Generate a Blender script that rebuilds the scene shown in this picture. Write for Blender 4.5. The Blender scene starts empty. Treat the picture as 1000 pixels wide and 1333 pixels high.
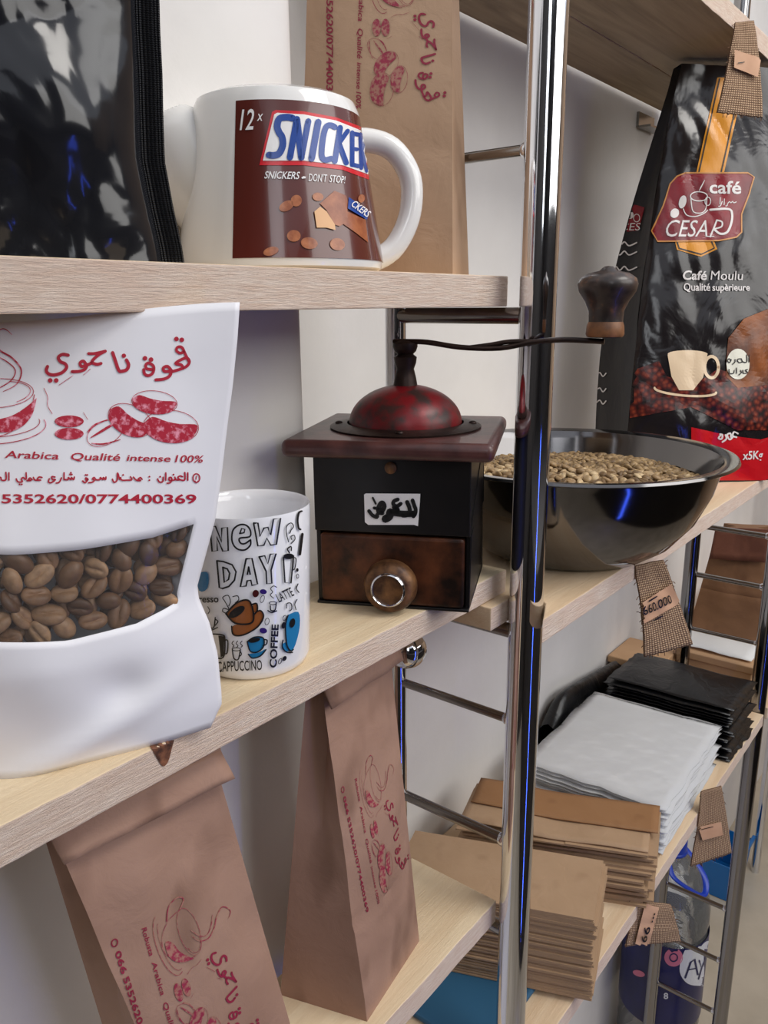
import bpy, bmesh, math, random
from mathutils import Vector, Matrix, noise
from mathutils.bvhtree import BVHTree
from mathutils.geometry import tessellate_polygon
SC = bpy.context.scene
COL = SC.collection
random.seed(7)
H = 1.56                      # lens height above the floor; shape coordinates below are given relative to the lens

# ------------------------------------------------------------------ camera
FPX, PITCH, YAW, ROLL = 1044.3, .25321554, .6716743, -.00926240
fw = Vector((math.cos(YAW)*math.cos(PITCH), math.sin(YAW)*math.cos(PITCH), -math.sin(PITCH)))
rt = Vector((math.sin(YAW), -math.cos(YAW), 0)); up = rt.cross(fw)
RT = rt*math.cos(ROLL)+up*math.sin(ROLL); UP = up*math.cos(ROLL)-rt*math.sin(ROLL); FW = fw
cam = bpy.data.cameras.new('camera'); camo = bpy.data.objects.new('camera', cam); COL.objects.link(camo)
cam.sensor_fit = 'HORIZONTAL'; cam.sensor_width = 36; cam.lens = 36*FPX/1000; cam.clip_start = .01
m = Matrix((RT, UP, -FW)).transposed().to_4x4(); m.translation = (0, 0, H); camo.matrix_world = m
SC.camera = camo

# ------------------------------------------------------------------ light
SC.view_settings.view_transform = 'Standard'; SC.view_settings.look = 'None'
SC.view_settings.gamma = 1; SC.view_settings.use_curve_mapping = False
SC.view_settings.exposure = 0.1
w = bpy.data.worlds.new('world'); SC.world = w; w.use_nodes = True
bg = w.node_tree.nodes['Background']; bg.inputs[0].default_value = (.86, .9, 1, 1); bg.inputs[1].default_value = .75
def area(name, loc, target, sx, sy, power, col):
    l = bpy.data.lights.new(name, 'AREA'); l.shape = 'RECTANGLE'; l.size = sx; l.size_y = sy; l.energy = power; l.color = col
    o = bpy.data.objects.new(name, l); COL.objects.link(o)
    o.location = Vector(loc)+Vector((0, 0, H))
    o.rotation_euler = (Vector(target)-Vector(loc)).to_track_quat('-Z', 'Y').to_euler(); return o
area('shop_window_light', (.95, -1.75, .75), (.6, .3, -.1), 2.1, .95, 22, (1, .98, .95))
area('doorway_light', (-1.5, -1.2, .75), (.4, .3, -.1), .7, 1.0, 7, (.93, .96, 1))
area('ceiling_lamp', (.8, -.75, 1.25), (.7, .1, -1), .9, .5, 13, (1, .96, .9))
area('blue_neon_tube', (.365, -.74, -.82), (.5, .27, -.82), .035, 1.15, 1.1, (.05, .12, 1))

# ------------------------------------------------------------------ materials
def lin(c):
    return tuple(((x/255)/12.92 if x/255 <= .04045 else ((x/255+.055)/1.055)**2.4) for x in c)+(1,)
MATS = {}
class N:
    def __init__(s, name):
        s.m = bpy.data.materials.new(name); s.m.use_nodes = True; s.t = s.m.node_tree; s.b = s.t.nodes['Principled BSDF']
    def n(s, typ, **kw):
        x = s.t.nodes.new(typ)
        for k, v in kw.items():
            if k in x.inputs.keys(): x.inputs[k].default_value = v
            else: setattr(x, k, v)
        return x
    def l(s, a, b): s.t.links.new(a, b)
    def coord(s, scale=(1, 1, 1), kind='Object', rot=(0, 0, 0)):
        c = s.n('ShaderNodeTexCoord'); mp = s.n('ShaderNodeMapping'); mp.inputs['Scale'].default_value = scale; mp.inputs['Rotation'].default_value = rot
        s.l(c.outputs[kind], mp.inputs[0]); return mp.outputs[0]
    def noise(s, co, scale, detail=4, rough=.55, dist=0):
        x = s.n('ShaderNodeTexNoise'); s.l(co, x.inputs['Vector'])
        x.inputs['Scale'].default_value = scale; x.inputs['Detail'].default_value = detail; x.inputs['Roughness'].default_value = rough; x.inputs['Distortion'].default_value = dist
        return x.outputs[0]
    def ramp(s, fac, stops):
        r = s.n('ShaderNodeValToRGB'); e = r.color_ramp.elements
        while len(e) < len(stops): e.new(.5)
        for k, (p, c) in enumerate(stops): e[k].position = p; e[k].color = c if len(c) == 4 else lin(c)
        s.l(fac, r.inputs[0]); return r.outputs[0]
    def mix(s, fac, a, b, mode='MIX'):
        x = s.n('ShaderNodeMix', data_type='RGBA', blend_type=mode)
        for sock, v in ((x.inputs[0], fac), (x.inputs[6], a), (x.inputs[7], b)):
            if isinstance(v, (int, float)): sock.default_value = v
            elif isinstance(v, tuple): sock.default_value = v
            else: s.l(v, sock)
        return x.outputs[2]
    def bump(s, h, strength=.2, dist=.001):
        x = s.n('ShaderNodeBump'); x.inputs['Strength'].default_value = strength; x.inputs['Distance'].default_value = dist
        s.l(h, x.inputs['Height']); s.l(x.outputs[0], s.b.inputs['Normal'])
    def base(s, c):
        if isinstance(c, tuple): s.b.inputs['Base Color'].default_value = c if len(c) == 4 else lin(c)
        else: s.l(c, s.b.inputs['Base Color'])
    def p(s, **k):
        for a, v in k.items(): s.b.inputs[{'rough': 'Roughness', 'metal': 'Metallic', 'coat': 'Coat Weight', 'spec': 'Specular IOR Level', 'sheen': 'Sheen Weight'}[a]].default_value = v
def flat(name, c, rough=.5, metal=0, **k):
    if name in MATS: return MATS[name]
    n = N(name); n.base(c); n.p(rough=rough, metal=metal, **k); MATS[name] = n.m; return n.m
def mottled(name, c1, c2, scale=30, rough=.6, metal=0, bump=.15, bscale=200, bdist=.0006, detail=5, stretch=(1, 1, 1), lo=.35, hi=.65, **k):
    if name in MATS: return MATS[name]
    n = N(name); co = n.coord(stretch); n.base(n.ramp(n.noise(co, scale, detail), [(lo, c1), (hi, c2)])); n.p(rough=rough, metal=metal, **k)
    n.bump(n.noise(co, bscale, 4), bump, bdist); MATS[name] = n.m; return n.m
def wood(name, c1, c2, c3, rough=.75, off=0, fuzz=.5):
    n = N(name); co = n.coord((5, 90, 90)); g = n.noise(co, 1.3+off, 6, .6, .6)
    co2 = n.coord((1.2, 14, 14)); g2 = n.noise(co2, 2.2+off, 3, .5, .8)
    col = n.mix(.5, n.ramp(g, [(.3, c1), (.7, c2)]), n.ramp(g2, [(.35, c3), (.62, c2)]))
    n.base(col); n.p(rough=rough)
    f = n.noise(n.coord((30, 500, 500)), 1, 5, .7); n.bump(f, fuzz, .0012); MATS[name] = n.m; return n.m
def sawn(name, c1, c2):
    n = N(name); co = n.coord((40, 300, 420)); g = n.noise(co, 1, 6, .7, .4); big = n.noise(n.coord((9, 9, 9)), 1.5, 3)
    n.base(n.mix(n.ramp(big, [(.35, (0, 0, 0, 1)), (.7, (.6, .6, .6, 1))]), n.ramp(g, [(.3, c1), (.65, c2)]), lin((234, 204, 184)))); n.p(rough=.9)
    n.bump(n.noise(n.coord((90, 500, 900)), 1, 6, .75), .9, .002); MATS[name] = n.m; return n.m
def thin_plastic(name, tint, gloss=.25, milk=.1, rough=.08, bump=0, bscale=60):
    n = N(name); t = n.t; out = t.nodes['Material Output']
    tr = n.n('ShaderNodeBsdfTransparent'); tr.inputs[0].default_value = tint
    gl = n.n('ShaderNodeBsdfGlossy'); gl.inputs['Roughness'].default_value = rough; dfc = (.92, .94, .95, 1)
    df = n.n('ShaderNodeBsdfDiffuse'); df.inputs[0].default_value = (.93, .94, .95, 1)
    fr = n.n('ShaderNodeLayerWeight'); fr.inputs[0].default_value = gloss
    m1 = n.n('ShaderNodeMixShader'); m1.inputs[0].default_value = milk; n.l(tr.outputs[0], m1.inputs[1]); n.l(df.outputs[0], m1.inputs[2])
    m2 = n.n('ShaderNodeMixShader'); n.l(fr.outputs['Fresnel'], m2.inputs[0]); n.l(m1.outputs[0], m2.inputs[1]); n.l(gl.outputs[0], m2.inputs[2])
    if bump:
        b = n.n('ShaderNodeBump'); b.inputs['Strength'].default_value = bump; b.inputs['Distance'].default_value = .003
        n.l(n.noise(n.coord(), bscale, 3), b.inputs['Height'])
        for x in (gl, fr): n.l(b.outputs[0], x.inputs['Normal'])
    n.l(m2.outputs[0], out.inputs[0]); MATS[name] = n.m; return n.m
def bean_mat(name, a, b, c):
    n = N(name); oi = n.n('ShaderNodeObjectInfo'); r = n.ramp(oi.outputs['Random'], [(0, a), (.5, b), (1, c)])
    x = n.noise(n.coord(), 350, 3); n.base(n.mix(n.ramp(x, [(.4, (0, 0, 0, 1)), (.75, (.35, .35, .35, 1))]), r, lin((40, 26, 18))))
    n.p(rough=.42, spec=.35); MATS[name] = n.m; return n.m
def burlap_mat():
    n = N('burlap'); co = n.coord((1, 1, 1), 'UV')
    w1 = n.n('ShaderNodeTexWave', bands_direction='X'); w2 = n.n('ShaderNodeTexWave', bands_direction='Y')
    for x in (w1, w2): n.l(co, x.inputs['Vector']); x.inputs['Scale'].default_value = 150; x.inputs['Distortion'].default_value = .7; x.inputs['Detail'].default_value = 1; x.inputs['Detail Scale'].default_value = 3
    mm = n.n('ShaderNodeMath', operation='MULTIPLY'); n.l(w1.outputs[1], mm.inputs[0]); n.l(w2.outputs[1], mm.inputs[1])
    n.base(n.ramp(mm.outputs[0], [(0, (112, 84, 64)), (.12, (176, 142, 112)), (.6, (214, 182, 150))])); n.p(rough=.95)
    n.bump(mm.outputs[0], .9, .0012); MATS['burlap'] = n.m; return n.m
def foil(name, c, rough, scale, strength, dist=.004):
    n = N(name); n.base(c); n.p(rough=rough, spec=.55)
    n.bump(n.noise(n.coord(), scale, 3, .5, 1.2), strength, dist); MATS[name] = n.m; return n.m
def kraft(name, c1, c2, c3):
    n = N(name); co = n.coord(); a = n.noise(co, 14, 4); s = n.noise(n.coord((1, 1, .5)), 22, 2)
    col = n.mix(n.ramp(s, [(.56, (0, 0, 0, 1)), (.66, (.55, .55, .55, 1))]), n.ramp(a, [(.3, c1), (.7, c2)]), lin(c3))
    n.base(col); n.p(rough=.62, spec=.3); n.bump(n.noise(co, 45, 6, .6, .6), .5, .002); MATS[name] = n.m; return n.m

M_wood = wood('pine', (226, 196, 160), (236, 214, 182), (205, 172, 134))
M_wood2 = wood('pine_pale', (224, 200, 165), (232, 212, 178), (210, 182, 145), off=.7)
M_wood3 = wood('pine_old', (150, 132, 108), (172, 152, 124), (112, 96, 76), off=1.1)
M_sawn = sawn('sawn_edge', (224, 194, 172), (248, 232, 216))
M_chrome = flat('chrome', (225, 226, 230), .06, 1)
M_chromed = flat('chrome_dull', (150, 146, 142), .22, 1)
M_wall = mottled('plaster', (222, 219, 216), (232, 229, 226), 6, .85, bump=.25, bscale=60, bdist=.0015)
M_floor = mottled('floor_stone', (178, 166, 146), (200, 188, 168), 5, .45, bump=.05)
M_kraft = kraft('kraft_paper', (176, 144, 116), (190, 158, 130), (150, 118, 92))
M_kraftd = kraft('kraft_paper_stained_dim', (154, 120, 102), (168, 134, 116), (112, 82, 66))  # stained kraft, its whole tone darkened to suggest the dim lower shelf
M_kraft2 = kraft('kraft_paper_flat', (168, 138, 108), (180, 150, 120), (152, 122, 94))
M_white = mottled('pouch_paper', (232, 231, 236), (240, 239, 243), 8, .45, bump=.12, bscale=30, bdist=.002)
M_ceram = flat('glazed_ceramic', (236, 234, 230), .12, coat=.4)
M_mug = flat('mug_ceramic', (240, 240, 244), .12, coat=.4)
M_red = flat('red_ink', (176, 14, 46), .55); M_redf = mottled('red_ink_fill', (176, 16, 48), (232, 150, 168), 420, .55, bump=0, lo=.5, hi=.66)
M_redk = flat('red_ink_on_kraft', (142, 30, 58), .6); M_redkf = mottled('red_ink_fill_on_kraft', (148, 42, 66), (166, 116, 100), 420, .6, bump=0, lo=.44, hi=.58)
M_black = flat('black_ink', (18, 17, 20), .4)
M_window = thin_plastic('clear_film', (.96, .97, .98, 1), .12, .03, .05, .35, 40)
M_jug = thin_plastic('jug_plastic', (.95, .98, .99, 1), .3, .14, .06, .35, 30)
M_poly = thin_plastic('polythene', (.97, .98, .99, 1), .2, .62, .15, .5, 40)
M_bean = bean_mat('roasted_bean', (92, 64, 44), (150, 112, 80), (190, 152, 114))
M_bean2 = bean_mat('bowl_bean', (112, 88, 60), (166, 136, 98), (214, 188, 146))
M_burlap = burlap_mat()
M_tag = mottled('tag_card', (206, 160, 128), (214, 170, 138), 40, .7)
M_foil = foil('black_foil', (26, 27, 31), .13, 14, .3, .004)
M_cesar = foil('black_coffee_pack', (30, 26, 27), .17, 16, .4, .004)

# ------------------------------------------------------------------ mesh helpers
ORG = {}
class MB:
    def __init__(s): s.v = []; s.f = []; s.uv = {}
    def add(s, vs, fs):
        b = len(s.v); s.v += [Vector(v) for v in vs]; s.f += [tuple(i+b for i in f) for f in fs]; return b
    def box(s, a, b):
        x0, y0, z0 = a; x1, y1, z1 = b
        s.add([(x0, y0, z0), (x1, y0, z0), (x1, y1, z0), (x0, y1, z0), (x0, y0, z1), (x1, y0, z1), (x1, y1, z1), (x0, y1, z1)],
              [(3, 2, 1, 0), (4, 5, 6, 7), (0, 1, 5, 4), (1, 2, 6, 5), (2, 3, 7, 6), (3, 0, 4, 7)])
        return s
    def prism(s, base, z0, z1):
        n = len(base); s.add([(x, y, z0) for x, y in base]+[(x, y, z1) for x, y in base],
              [tuple(range(n))[::-1], tuple(range(n, 2*n))]+[(i, (i+1) % n, n+(i+1) % n, n+i) for i in range(n)]); return s
    def tube(s, pts, r, seg=16, cap=True, flat=1.0):
        pts = [Vector(p) for p in pts]; n = len(pts); rr = r if isinstance(r, (list, tuple)) else [r]*n; b = len(s.v)
        ref = Vector((0, 0, 1)) if abs((pts[-1]-pts[0]).normalized().z) < .9 else Vector((1, 0, 0))
        for i, p in enumerate(pts):
            d = (pts[min(i+1, n-1)]-pts[max(i-1, 0)]).normalized(); a = d.cross(ref).normalized(); c = a.cross(d)
            for k in range(seg):
                t = 2*math.pi*k/seg; s.v.append(p+(a*math.cos(t)+c*math.sin(t)*flat)*rr[i])
        for i in range(n-1):
            for k in range(seg): s.f.append((b+i*seg+k, b+i*seg+(k+1) % seg, b+(i+1)*seg+(k+1) % seg, b+(i+1)*seg+k))
        if cap: s.f.append(tuple(b+k for k in range(seg))[::-1]); s.f.append(tuple(b+(n-1)*seg+k for k in range(seg)))
        return s
    def lathe(s, prof, c, seg=64, axis=None, a0=0, a1=2*math.pi):
        c = Vector(c); ax = Vector(axis or (0, 0, 1)).normalized(); ref = Vector((1, 0, 0)) if abs(ax.x) < .9 else Vector((0, 1, 0))
        if abs(ax.z) > .99: ref = Vector((1, 0, 0))
        e1 = (ref-ax*ref.dot(ax)).normalized(); e2 = ax.cross(e1); b = len(s.v); full = abs(a1-a0-2*math.pi) < 1e-6; cols = seg if full else seg+1
        for r, z in prof:
            for k in range(cols):
                t = a0+(a1-a0)*k/seg; s.v.append(c+ax*z+(e1*math.cos(t)+e2*math.sin(t))*max(r, 1e-5))
        for i in range(len(prof)-1):
            for k in range(seg):
                k2 = (k+1) % cols; s.f.append((b+i*cols+k, b+i*cols+k2, b+(i+1)*cols+k2, b+(i+1)*cols+k))
        return s
    def grid(s, fn, nu, nv, uvs=None):
        b = len(s.v)
        for j in range(nv+1):
            for i in range(nu+1):
                s.v.append(Vector(fn(i/nu, j/nv)))
                if uvs: s.uv[len(s.v)-1] = (i/nu*uvs[0], j/nv*uvs[1])
        for j in range(nv):
            for i in range(nu):
                a = b+j*(nu+1)+i; s.f.append((a, a+1, a+nu+2, a+nu+1))
        return s
    def ball(s, c, r, seg=24):
        rs = r if isinstance(r, (tuple, list)) else (r, r, r); c = Vector(c); b = len(s.v); n = seg//2
        for j in range(n+1):
            for k in range(seg):
                a, t = math.pi*j/n, 2*math.pi*k/seg; rad = max(math.sin(a), 1e-4)
                s.v.append(c+Vector((rs[0]*rad*math.cos(t), rs[1]*rad*math.sin(t), rs[2]*math.cos(a))))
        for j in range(n):
            for k in range(seg): s.f.append((b+j*seg+k, b+(j+1)*seg+k, b+(j+1)*seg+(k+1) % seg, b+j*seg+(k+1) % seg))
        return s
    def bvh(s): return BVHTree.FromPolygons(s.v, s.f)
    def build(s, name, mat, parent=None, org=None, smooth=35, bevel=0, bseg=3, solid=0, recalc=True, subsurf=0):
        o_ = ORG[parent] if parent else Vector(org if org is not None else (0, 0, 0))
        me = bpy.data.meshes.new(name); me.from_pydata([v-o_ for v in s.v], [], s.f)
        if s.uv:
            uvl = me.uv_layers.new(name='UVMap')
            for lp in me.loops: uvl.data[lp.index].uv = s.uv.get(lp.vertex_index, (0, 0))
        if recalc:
            bm = bmesh.new(); bm.from_mesh(me); bmesh.ops.remove_doubles(bm, verts=bm.verts, dist=2e-6); bmesh.ops.recalc_face_normals(bm, faces=bm.faces); bm.to_mesh(me); bm.free()
        me.materials.append(mat)
        o = bpy.data.objects.new(name, me); COL.objects.link(o)
        if parent: o.parent = parent
        else: o.location = o_+Vector((0, 0, H))
        ORG[o] = o_
        if smooth:
            for p in me.polygons: p.use_smooth = True
            me.set_sharp_from_angle(angle=math.radians(smooth))
        if solid: md = o.modifiers.new('thick', 'SOLIDIFY'); md.thickness = solid; md.offset = 0
        if bevel: md = o.modifiers.new('bevel', 'BEVEL'); md.width = bevel; md.segments = bseg; md.limit_method = 'ANGLE'; md.angle_limit = .6
        if subsurf: md = o.modifiers.new('sub', 'SUBSURF'); md.levels = md.render_levels = subsurf
        return o
def root(name, label, cat, org, group=None):
    o = bpy.data.objects.new(name, None); COL.objects.link(o); o.empty_display_size = .02
    o.location = Vector(org)+Vector((0, 0, H)); ORG[o] = Vector(org); return tag(o, label, cat, group)
def tag(o, label, cat, group=None, kind=None):
    o['label'] = label; o['category'] = cat
    if group: o['group'] = group
    if kind: o['kind'] = kind
    return o
def struct(o): o['kind'] = 'structure'; return o
def lerp(a, b, t): return a+(b-a)*t
def interp(tab, x):
    if x <= tab[0][0]: return tab[0][1]
    for (a, b), (c, d) in zip(tab, tab[1:]):
        if x <= c: return b+(d-b)*(x-a)/(c-a) if c > a else d
    return tab[-1][1]
def ss(t): t = max(0, min(1, t)); return t*t*(3-2*t)
def nz(v, s, seed=0): return noise.noise(Vector(v)*s+Vector((seed*7.3, seed*3.1, seed)))
def ray(x, y): return RT*((x-500)/FPX)+UP*(-(y-666.5)/FPX)+FW
def at(x, y, ax, v):          # the point of the plane coordinate[ax] = v seen at a photo pixel
    d = ray(x, y); return d*(v/d[ax])
def cr(pts, n=6):             # smooth curve through 2D points
    if len(pts) < 3: return pts
    P = [pts[0]]+list(pts)+[pts[-1]]; out = []
    for i in range(1, len(P)-2):
        p0, p1, p2, p3 = [Vector(q) for q in P[i-1:i+3]]
        for k in range(n):
            t = k/n; out.append(.5*((2*p1)+(p2-p0)*t+(2*p0-5*p1+4*p2-p3)*t*t+(3*p1-p0-3*p2+p3)*t**3))
    return out+[Vector(P[-2])]

# ---- printing: drawings and lettering laid onto a finished surface
class Art:
    def __init__(s, T=None): s.T = T or (lambda p: p); s.v = []; s.f = []
    def at(s, ox, oy, k): return Sub(s, lambda p: (ox+p[0]*k, oy+p[1]*k))
    def _add(s, vs, fs):
        b = len(s.v); s.v += [Vector(s.T((v[0], v[1]))) for v in vs]; s.f += [tuple(i+b for i in f) for f in fs]
    def poly(s, pts, smooth=0):
        p = cr(list(pts)+[pts[0]], smooth)[:-1] if smooth else pts
        p = [Vector((q[0], q[1], 0)) for q in p]; s._add(p, tessellate_polygon([p])); return s
    def line(s, pts, w, smooth=5, taper=0):
        p = [Vector((q[0], q[1])) for q in (cr(pts, smooth) if smooth else pts)]; n = len(p); vs = []; fs = []
        for i in range(n):
            d = (p[min(i+1, n-1)]-p[max(i-1, 0)]); d = d.normalized() if d.length > 1e-9 else Vector((1, 0)); q = Vector((-d.y, d.x))
            ww = w*.5*(1-taper*abs(2*i/(n-1)-1)**2); vs += [p[i]+q*ww, p[i]-q*ww]
            if i: fs.append((2*i-2, 2*i-1, 2*i+1, 2*i))
        s._add(vs, fs)
        if not taper:
            for e in (p[0], p[-1]): s.ell(e, w*.5, w*.5, n=8)
        return s
    def ell(s, c, rx, ry=None, rot=0, n=24):
        ry = ry or rx; ca, sa = math.cos(rot), math.sin(rot)
        s._add([(c[0]+rx*math.cos(t)*ca-ry*math.sin(t)*sa, c[1]+rx*math.cos(t)*sa+ry*math.sin(t)*ca) for t in [2*math.pi*k/n for k in range(n)]], [tuple(range(n))]); return s
    def ring(s, c, rx, ry, w, rot=0, a0=0, a1=360, n=28):
        ca, sa = math.cos(rot), math.sin(rot); pts = []
        for k in range(n+1):
            t = math.radians(a0+(a1-a0)*k/n); pts.append((c[0]+rx*math.cos(t)*ca-ry*math.sin(t)*sa, c[1]+rx*math.cos(t)*sa+ry*math.sin(t)*ca))
        return s.line(pts, w, 0)
    def text(s, body, p0, p1, h, bold=0, slant=0):   # baseline runs p0 -> p1, capital height h
        c = bpy.data.curves.new('lettering', 'FONT'); c.body = body; c.offset = bold; c.resolution_u = 3
        o = bpy.data.objects.new('lettering', c); COL.objects.link(o)
        dg = bpy.context.evaluated_depsgraph_get(); dg.update(); ev = o.evaluated_get(dg); me = ev.to_mesh()
        xs = [v.co.x for v in me.vertices]; x0, x1 = min(xs), max(xs); p0, p1 = Vector(p0), Vector(p1); xv = (p1-p0)/(x1-x0)
        d = (p1-p0).normalized(); yv = Vector((d.y, -d.x))*(h/.72)
        s._add([p0+xv*(v.co.x-x0+slant*v.co.y*h/.72/xv.length)+yv*v.co.y for v in me.vertices], [tuple(p.vertices) for p in me.polygons])
        ev.to_mesh_clear(); bpy.data.objects.remove(o); bpy.data.curves.remove(c); return s
    def cast(s, name, bvh, mat, parent, off=.0004, step=9):
        bm = bmesh.new(); vs = [bm.verts.new((v.x, v.y, 0)) for v in s.v]
        for f in s.f:
            if len(set(f)) > 2:
                try: bm.faces.new([vs[i] for i in f])
                except ValueError: pass
        bmesh.ops.triangulate(bm, faces=bm.faces)
        for _ in range(5):
            e = [e for e in bm.edges if e.calc_length() > step]
            if not e: break
            bmesh.ops.subdivide_edges(bm, edges=e, cuts=1); bmesh.ops.triangulate(bm, faces=[f for f in bm.faces if len(f.verts) > 3])
        bm.verts.ensure_lookup_table(); mb = MB(); ids = {}
        for v in bm.verts:
            d = ray(v.co.x, v.co.y).normalized(); loc, nrm, i, dist = bvh.ray_cast(Vector((0, 0, 0)), d)
            if loc is None: continue
            if nrm.dot(d) > 0: nrm = -nrm
            ids[v.index] = len(mb.v); mb.v.append(loc+nrm*off-d*off*.4)
        mb.f = [tuple(ids[v.index] for v in f.verts) for f in bm.faces if all(v.index in ids for v in f.verts)]
        mb.f = [f for f in mb.f if max((mb.v[f[i]]-mb.v[f[i-1]]).length for i in range(3)) < .03]
        bm.free()
        return mb.build(name, mat, parent, smooth=0, recalc=False)
class Sub(Art):
    def __init__(s, par, K): s.p = par; s.K = K
    def _add(s, vs, fs): s.p._add([s.K((v[0], v[1])) for v in vs], fs)

# ================================================================== setting
WY, PY = .505, .397
mb = MB().box((.38, WY, -1.56), (3.3, WY+.1, 1.3)); struct(mb.build('wall_back', M_wall, org=(.38, WY, -1.56), smooth=0))
pil = [(-1.6, PY), (.399, PY)]+[(.399+.022*math.sin(a), PY+.022*(1-math.cos(a))) for a in [math.pi/2*k/8 for k in range(1, 9)]]+[(.421, WY+.1), (-1.6, WY+.1)]
struct(MB().prism(pil, -1.56, 1.3).build('wall_left', M_wall, org=(0, PY, -1.56), smooth=30))
struct(MB().box((-2.5, -2.6, -1.6), (3.4, WY+.1, -1.56)).build('floor', M_floor, org=(0, 0, -1.6), smooth=0))
M_peach = mottled('peach_plaster', (206, 172, 140), (214, 182, 150), 5, .9)
struct(MB().box((3.3, -2.6, -1.56), (3.4, WY+.1, 1.3)).build('wall_right', M_peach, org=(3.3, 0, -1.56), smooth=0))

M_dark = mottled('dark_reflection_surround', (40, 37, 36), (54, 50, 48), 4, .6)  # dark tone for out-of-view surfaces that the chrome reflects
struct(MB().box((-2.5, -2.7, -1.56), (3.4, -2.6, 1.3)).build('unseen_dark_wall_front', M_dark, org=(0, -2.6, -1.56), smooth=0))  # unseen, added behind the camera to darken chrome reflections and cut fill
struct(MB().box((-1.7, -2.6, -1.56), (-1.6, PY, 1.3)).build('unseen_dark_wall_side', M_dark, org=(-1.7, 0, -1.56), smooth=0))  # unseen, added to block world light from the left
struct(MB().box((-1.6, -2.6, -1.56), (2.6, -.8, -.55)).build('unseen_dark_ledge_1', M_dark, org=(0, -1.7, -1.56), smooth=0))  # unseen dark ledge, added to keep the bright floor out of pole reflections

# ------------------------------------------------------------------ chrome ladder frames
def ladder(label, X, yf, yb, rf, rb, bars, rungs, zt, ball=None, pm=None):
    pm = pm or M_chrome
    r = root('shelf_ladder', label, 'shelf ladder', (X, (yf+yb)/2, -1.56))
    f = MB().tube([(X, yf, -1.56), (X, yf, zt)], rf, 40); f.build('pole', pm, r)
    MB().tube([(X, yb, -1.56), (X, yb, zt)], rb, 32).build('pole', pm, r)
    for z, rad in bars:
        MB().tube([(X, yf, z), (X, yb, z)], rad, 20).build('support_bar', M_chromed, r)
    for z, rad in rungs:
        g = MB().tube([(X, yf, z), (X, yb, z)], rad, 16).build('rung', M_chromed, r)
        MB().ball((X, yf+rf, z), rad*1.35, 14).build('rung_cap', M_chrome, g)
    if ball:
        MB().ball(ball, .0172, 40).build('ball_joint', M_chrome, r)
    return r
ladder('nearest chrome ladder frame whose front pole stands beside the old grinder', .511, .270, .393, .0128, .0082,
       [(-.0085, .0058), (-.2445, .0058), (-.5175, .006), (.268, .006)], [(.0985, .0037), (-.3195, .0037), (-.4305, .0045)], .5, (.511, .382, -.2865))
ladder('second chrome ladder frame with its front pole near the right picture edge', 1.336, .270, .398, .0128, .0115,
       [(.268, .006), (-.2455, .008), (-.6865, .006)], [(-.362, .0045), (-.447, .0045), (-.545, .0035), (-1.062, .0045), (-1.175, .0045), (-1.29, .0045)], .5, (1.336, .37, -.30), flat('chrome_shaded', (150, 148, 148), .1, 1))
ladder('farthest chrome ladder frame standing on the floor behind the second frame', 2.165, .270, .393, .0128, .0115,
       [(-.2455, .006), (-.6865, .006)], [(-.4, .0045), (-1.1, .0045)], .5)

# ------------------------------------------------------------------ boards
def board(label, x0, x1, y0, y1, z0, z1, mat, notch=None, seed=0, rear=None):
    n = int((x1-x0)/.012)+1; mb = MB()
    def edge(i, amp): return amp*nz((x0+(x1-x0)*i/n, seed, 0), 60, seed)
    fr = [(x0+(x1-x0)*i/n, y0+edge(i, .0006)) for i in range(n+1)]
    if notch: fr = [(x0, .2855), (.5275, .2855), (.5275, .268), (.520, max(.2585, y0)), (notch, y0)]+[p for p in fr if p[0] > max(notch, .5 if y0 < .25 else .53)+.002]
    mb.prism(fr+(rear or [(x1, y1), (x0, y1)]), z0, z1)
    o = mb.build('shelf_board', mat, org=((x0+x1)/2, y0, z0), smooth=0, bevel=.0008, bseg=2)
    o.data.materials.append(M_sawn)
    for p in o.data.polygons:
        if p.normal.y < -.5: p.material_index = 1
    tag(o, label, 'shelf board'); return o, mb
board('rough pine board carrying the white teapot and the black foil bag', -.35, .512, .294, .395, -.0022, .0183, M_wood, rear=[(.512, .383), (.5005, .383), (.5005, .395), (-.35, .395)], seed=1)
bm_, bmid = board('pine board carrying the white pouch, doodle mug and grinder', -.35, .522, .294, .395, -.2185, -.2, M_wood2, rear=[(.522, .383), (.5005, .383), (.5005, .395), (-.35, .395)], seed=2)
board('pine board under the steel bowl, running right past the front pole', .486, 1.3225, .2445, .47, -.2375, -.2192, M_wood, notch=.4885, rear=[(1.3225, .47), (.53, .47), (.53, .382), (.486, .382)], seed=3)
board('low pine board with two tall kraft bags standing on it', -.35, .508, .286, .375, -.511, -.49, M_wood2, seed=4)
board('low pine board under the stacks of flat kraft bags', .46, 1.3225, .256, .50, -.6805, -.66, M_wood, notch=.5285, rear=[(1.3225, .50), (.53, .50), (.53, .382), (.46, .382)], seed=5)
board('front plank of the high shelf above the red-labelled coffee pack', .53, 1.322, .294, .4085, .276, .2975, M_wood3, seed=6)
board('rear plank of the high shelf, against the wall side', .53, 1.322, .41, .487, .276, .2975, M_wood3, seed=7)
board('far low board beyond the second frame, under the cardboard box', 1.35, 2.15, .256, .50, -.6805, -.66, M_wood, seed=8)
# a knot in the front edge of the middle board
a = Art(); a.poly([(193, 968), (205, 960), (226, 956), (223, 975), (218, 992), (211, 997), (203, 985)], 4)
a.cast('wood_knot', bmid.bvh(), mottled('knot', (48, 22, 12), (150, 96, 66), 160, .7), bm_, .0003)

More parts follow.
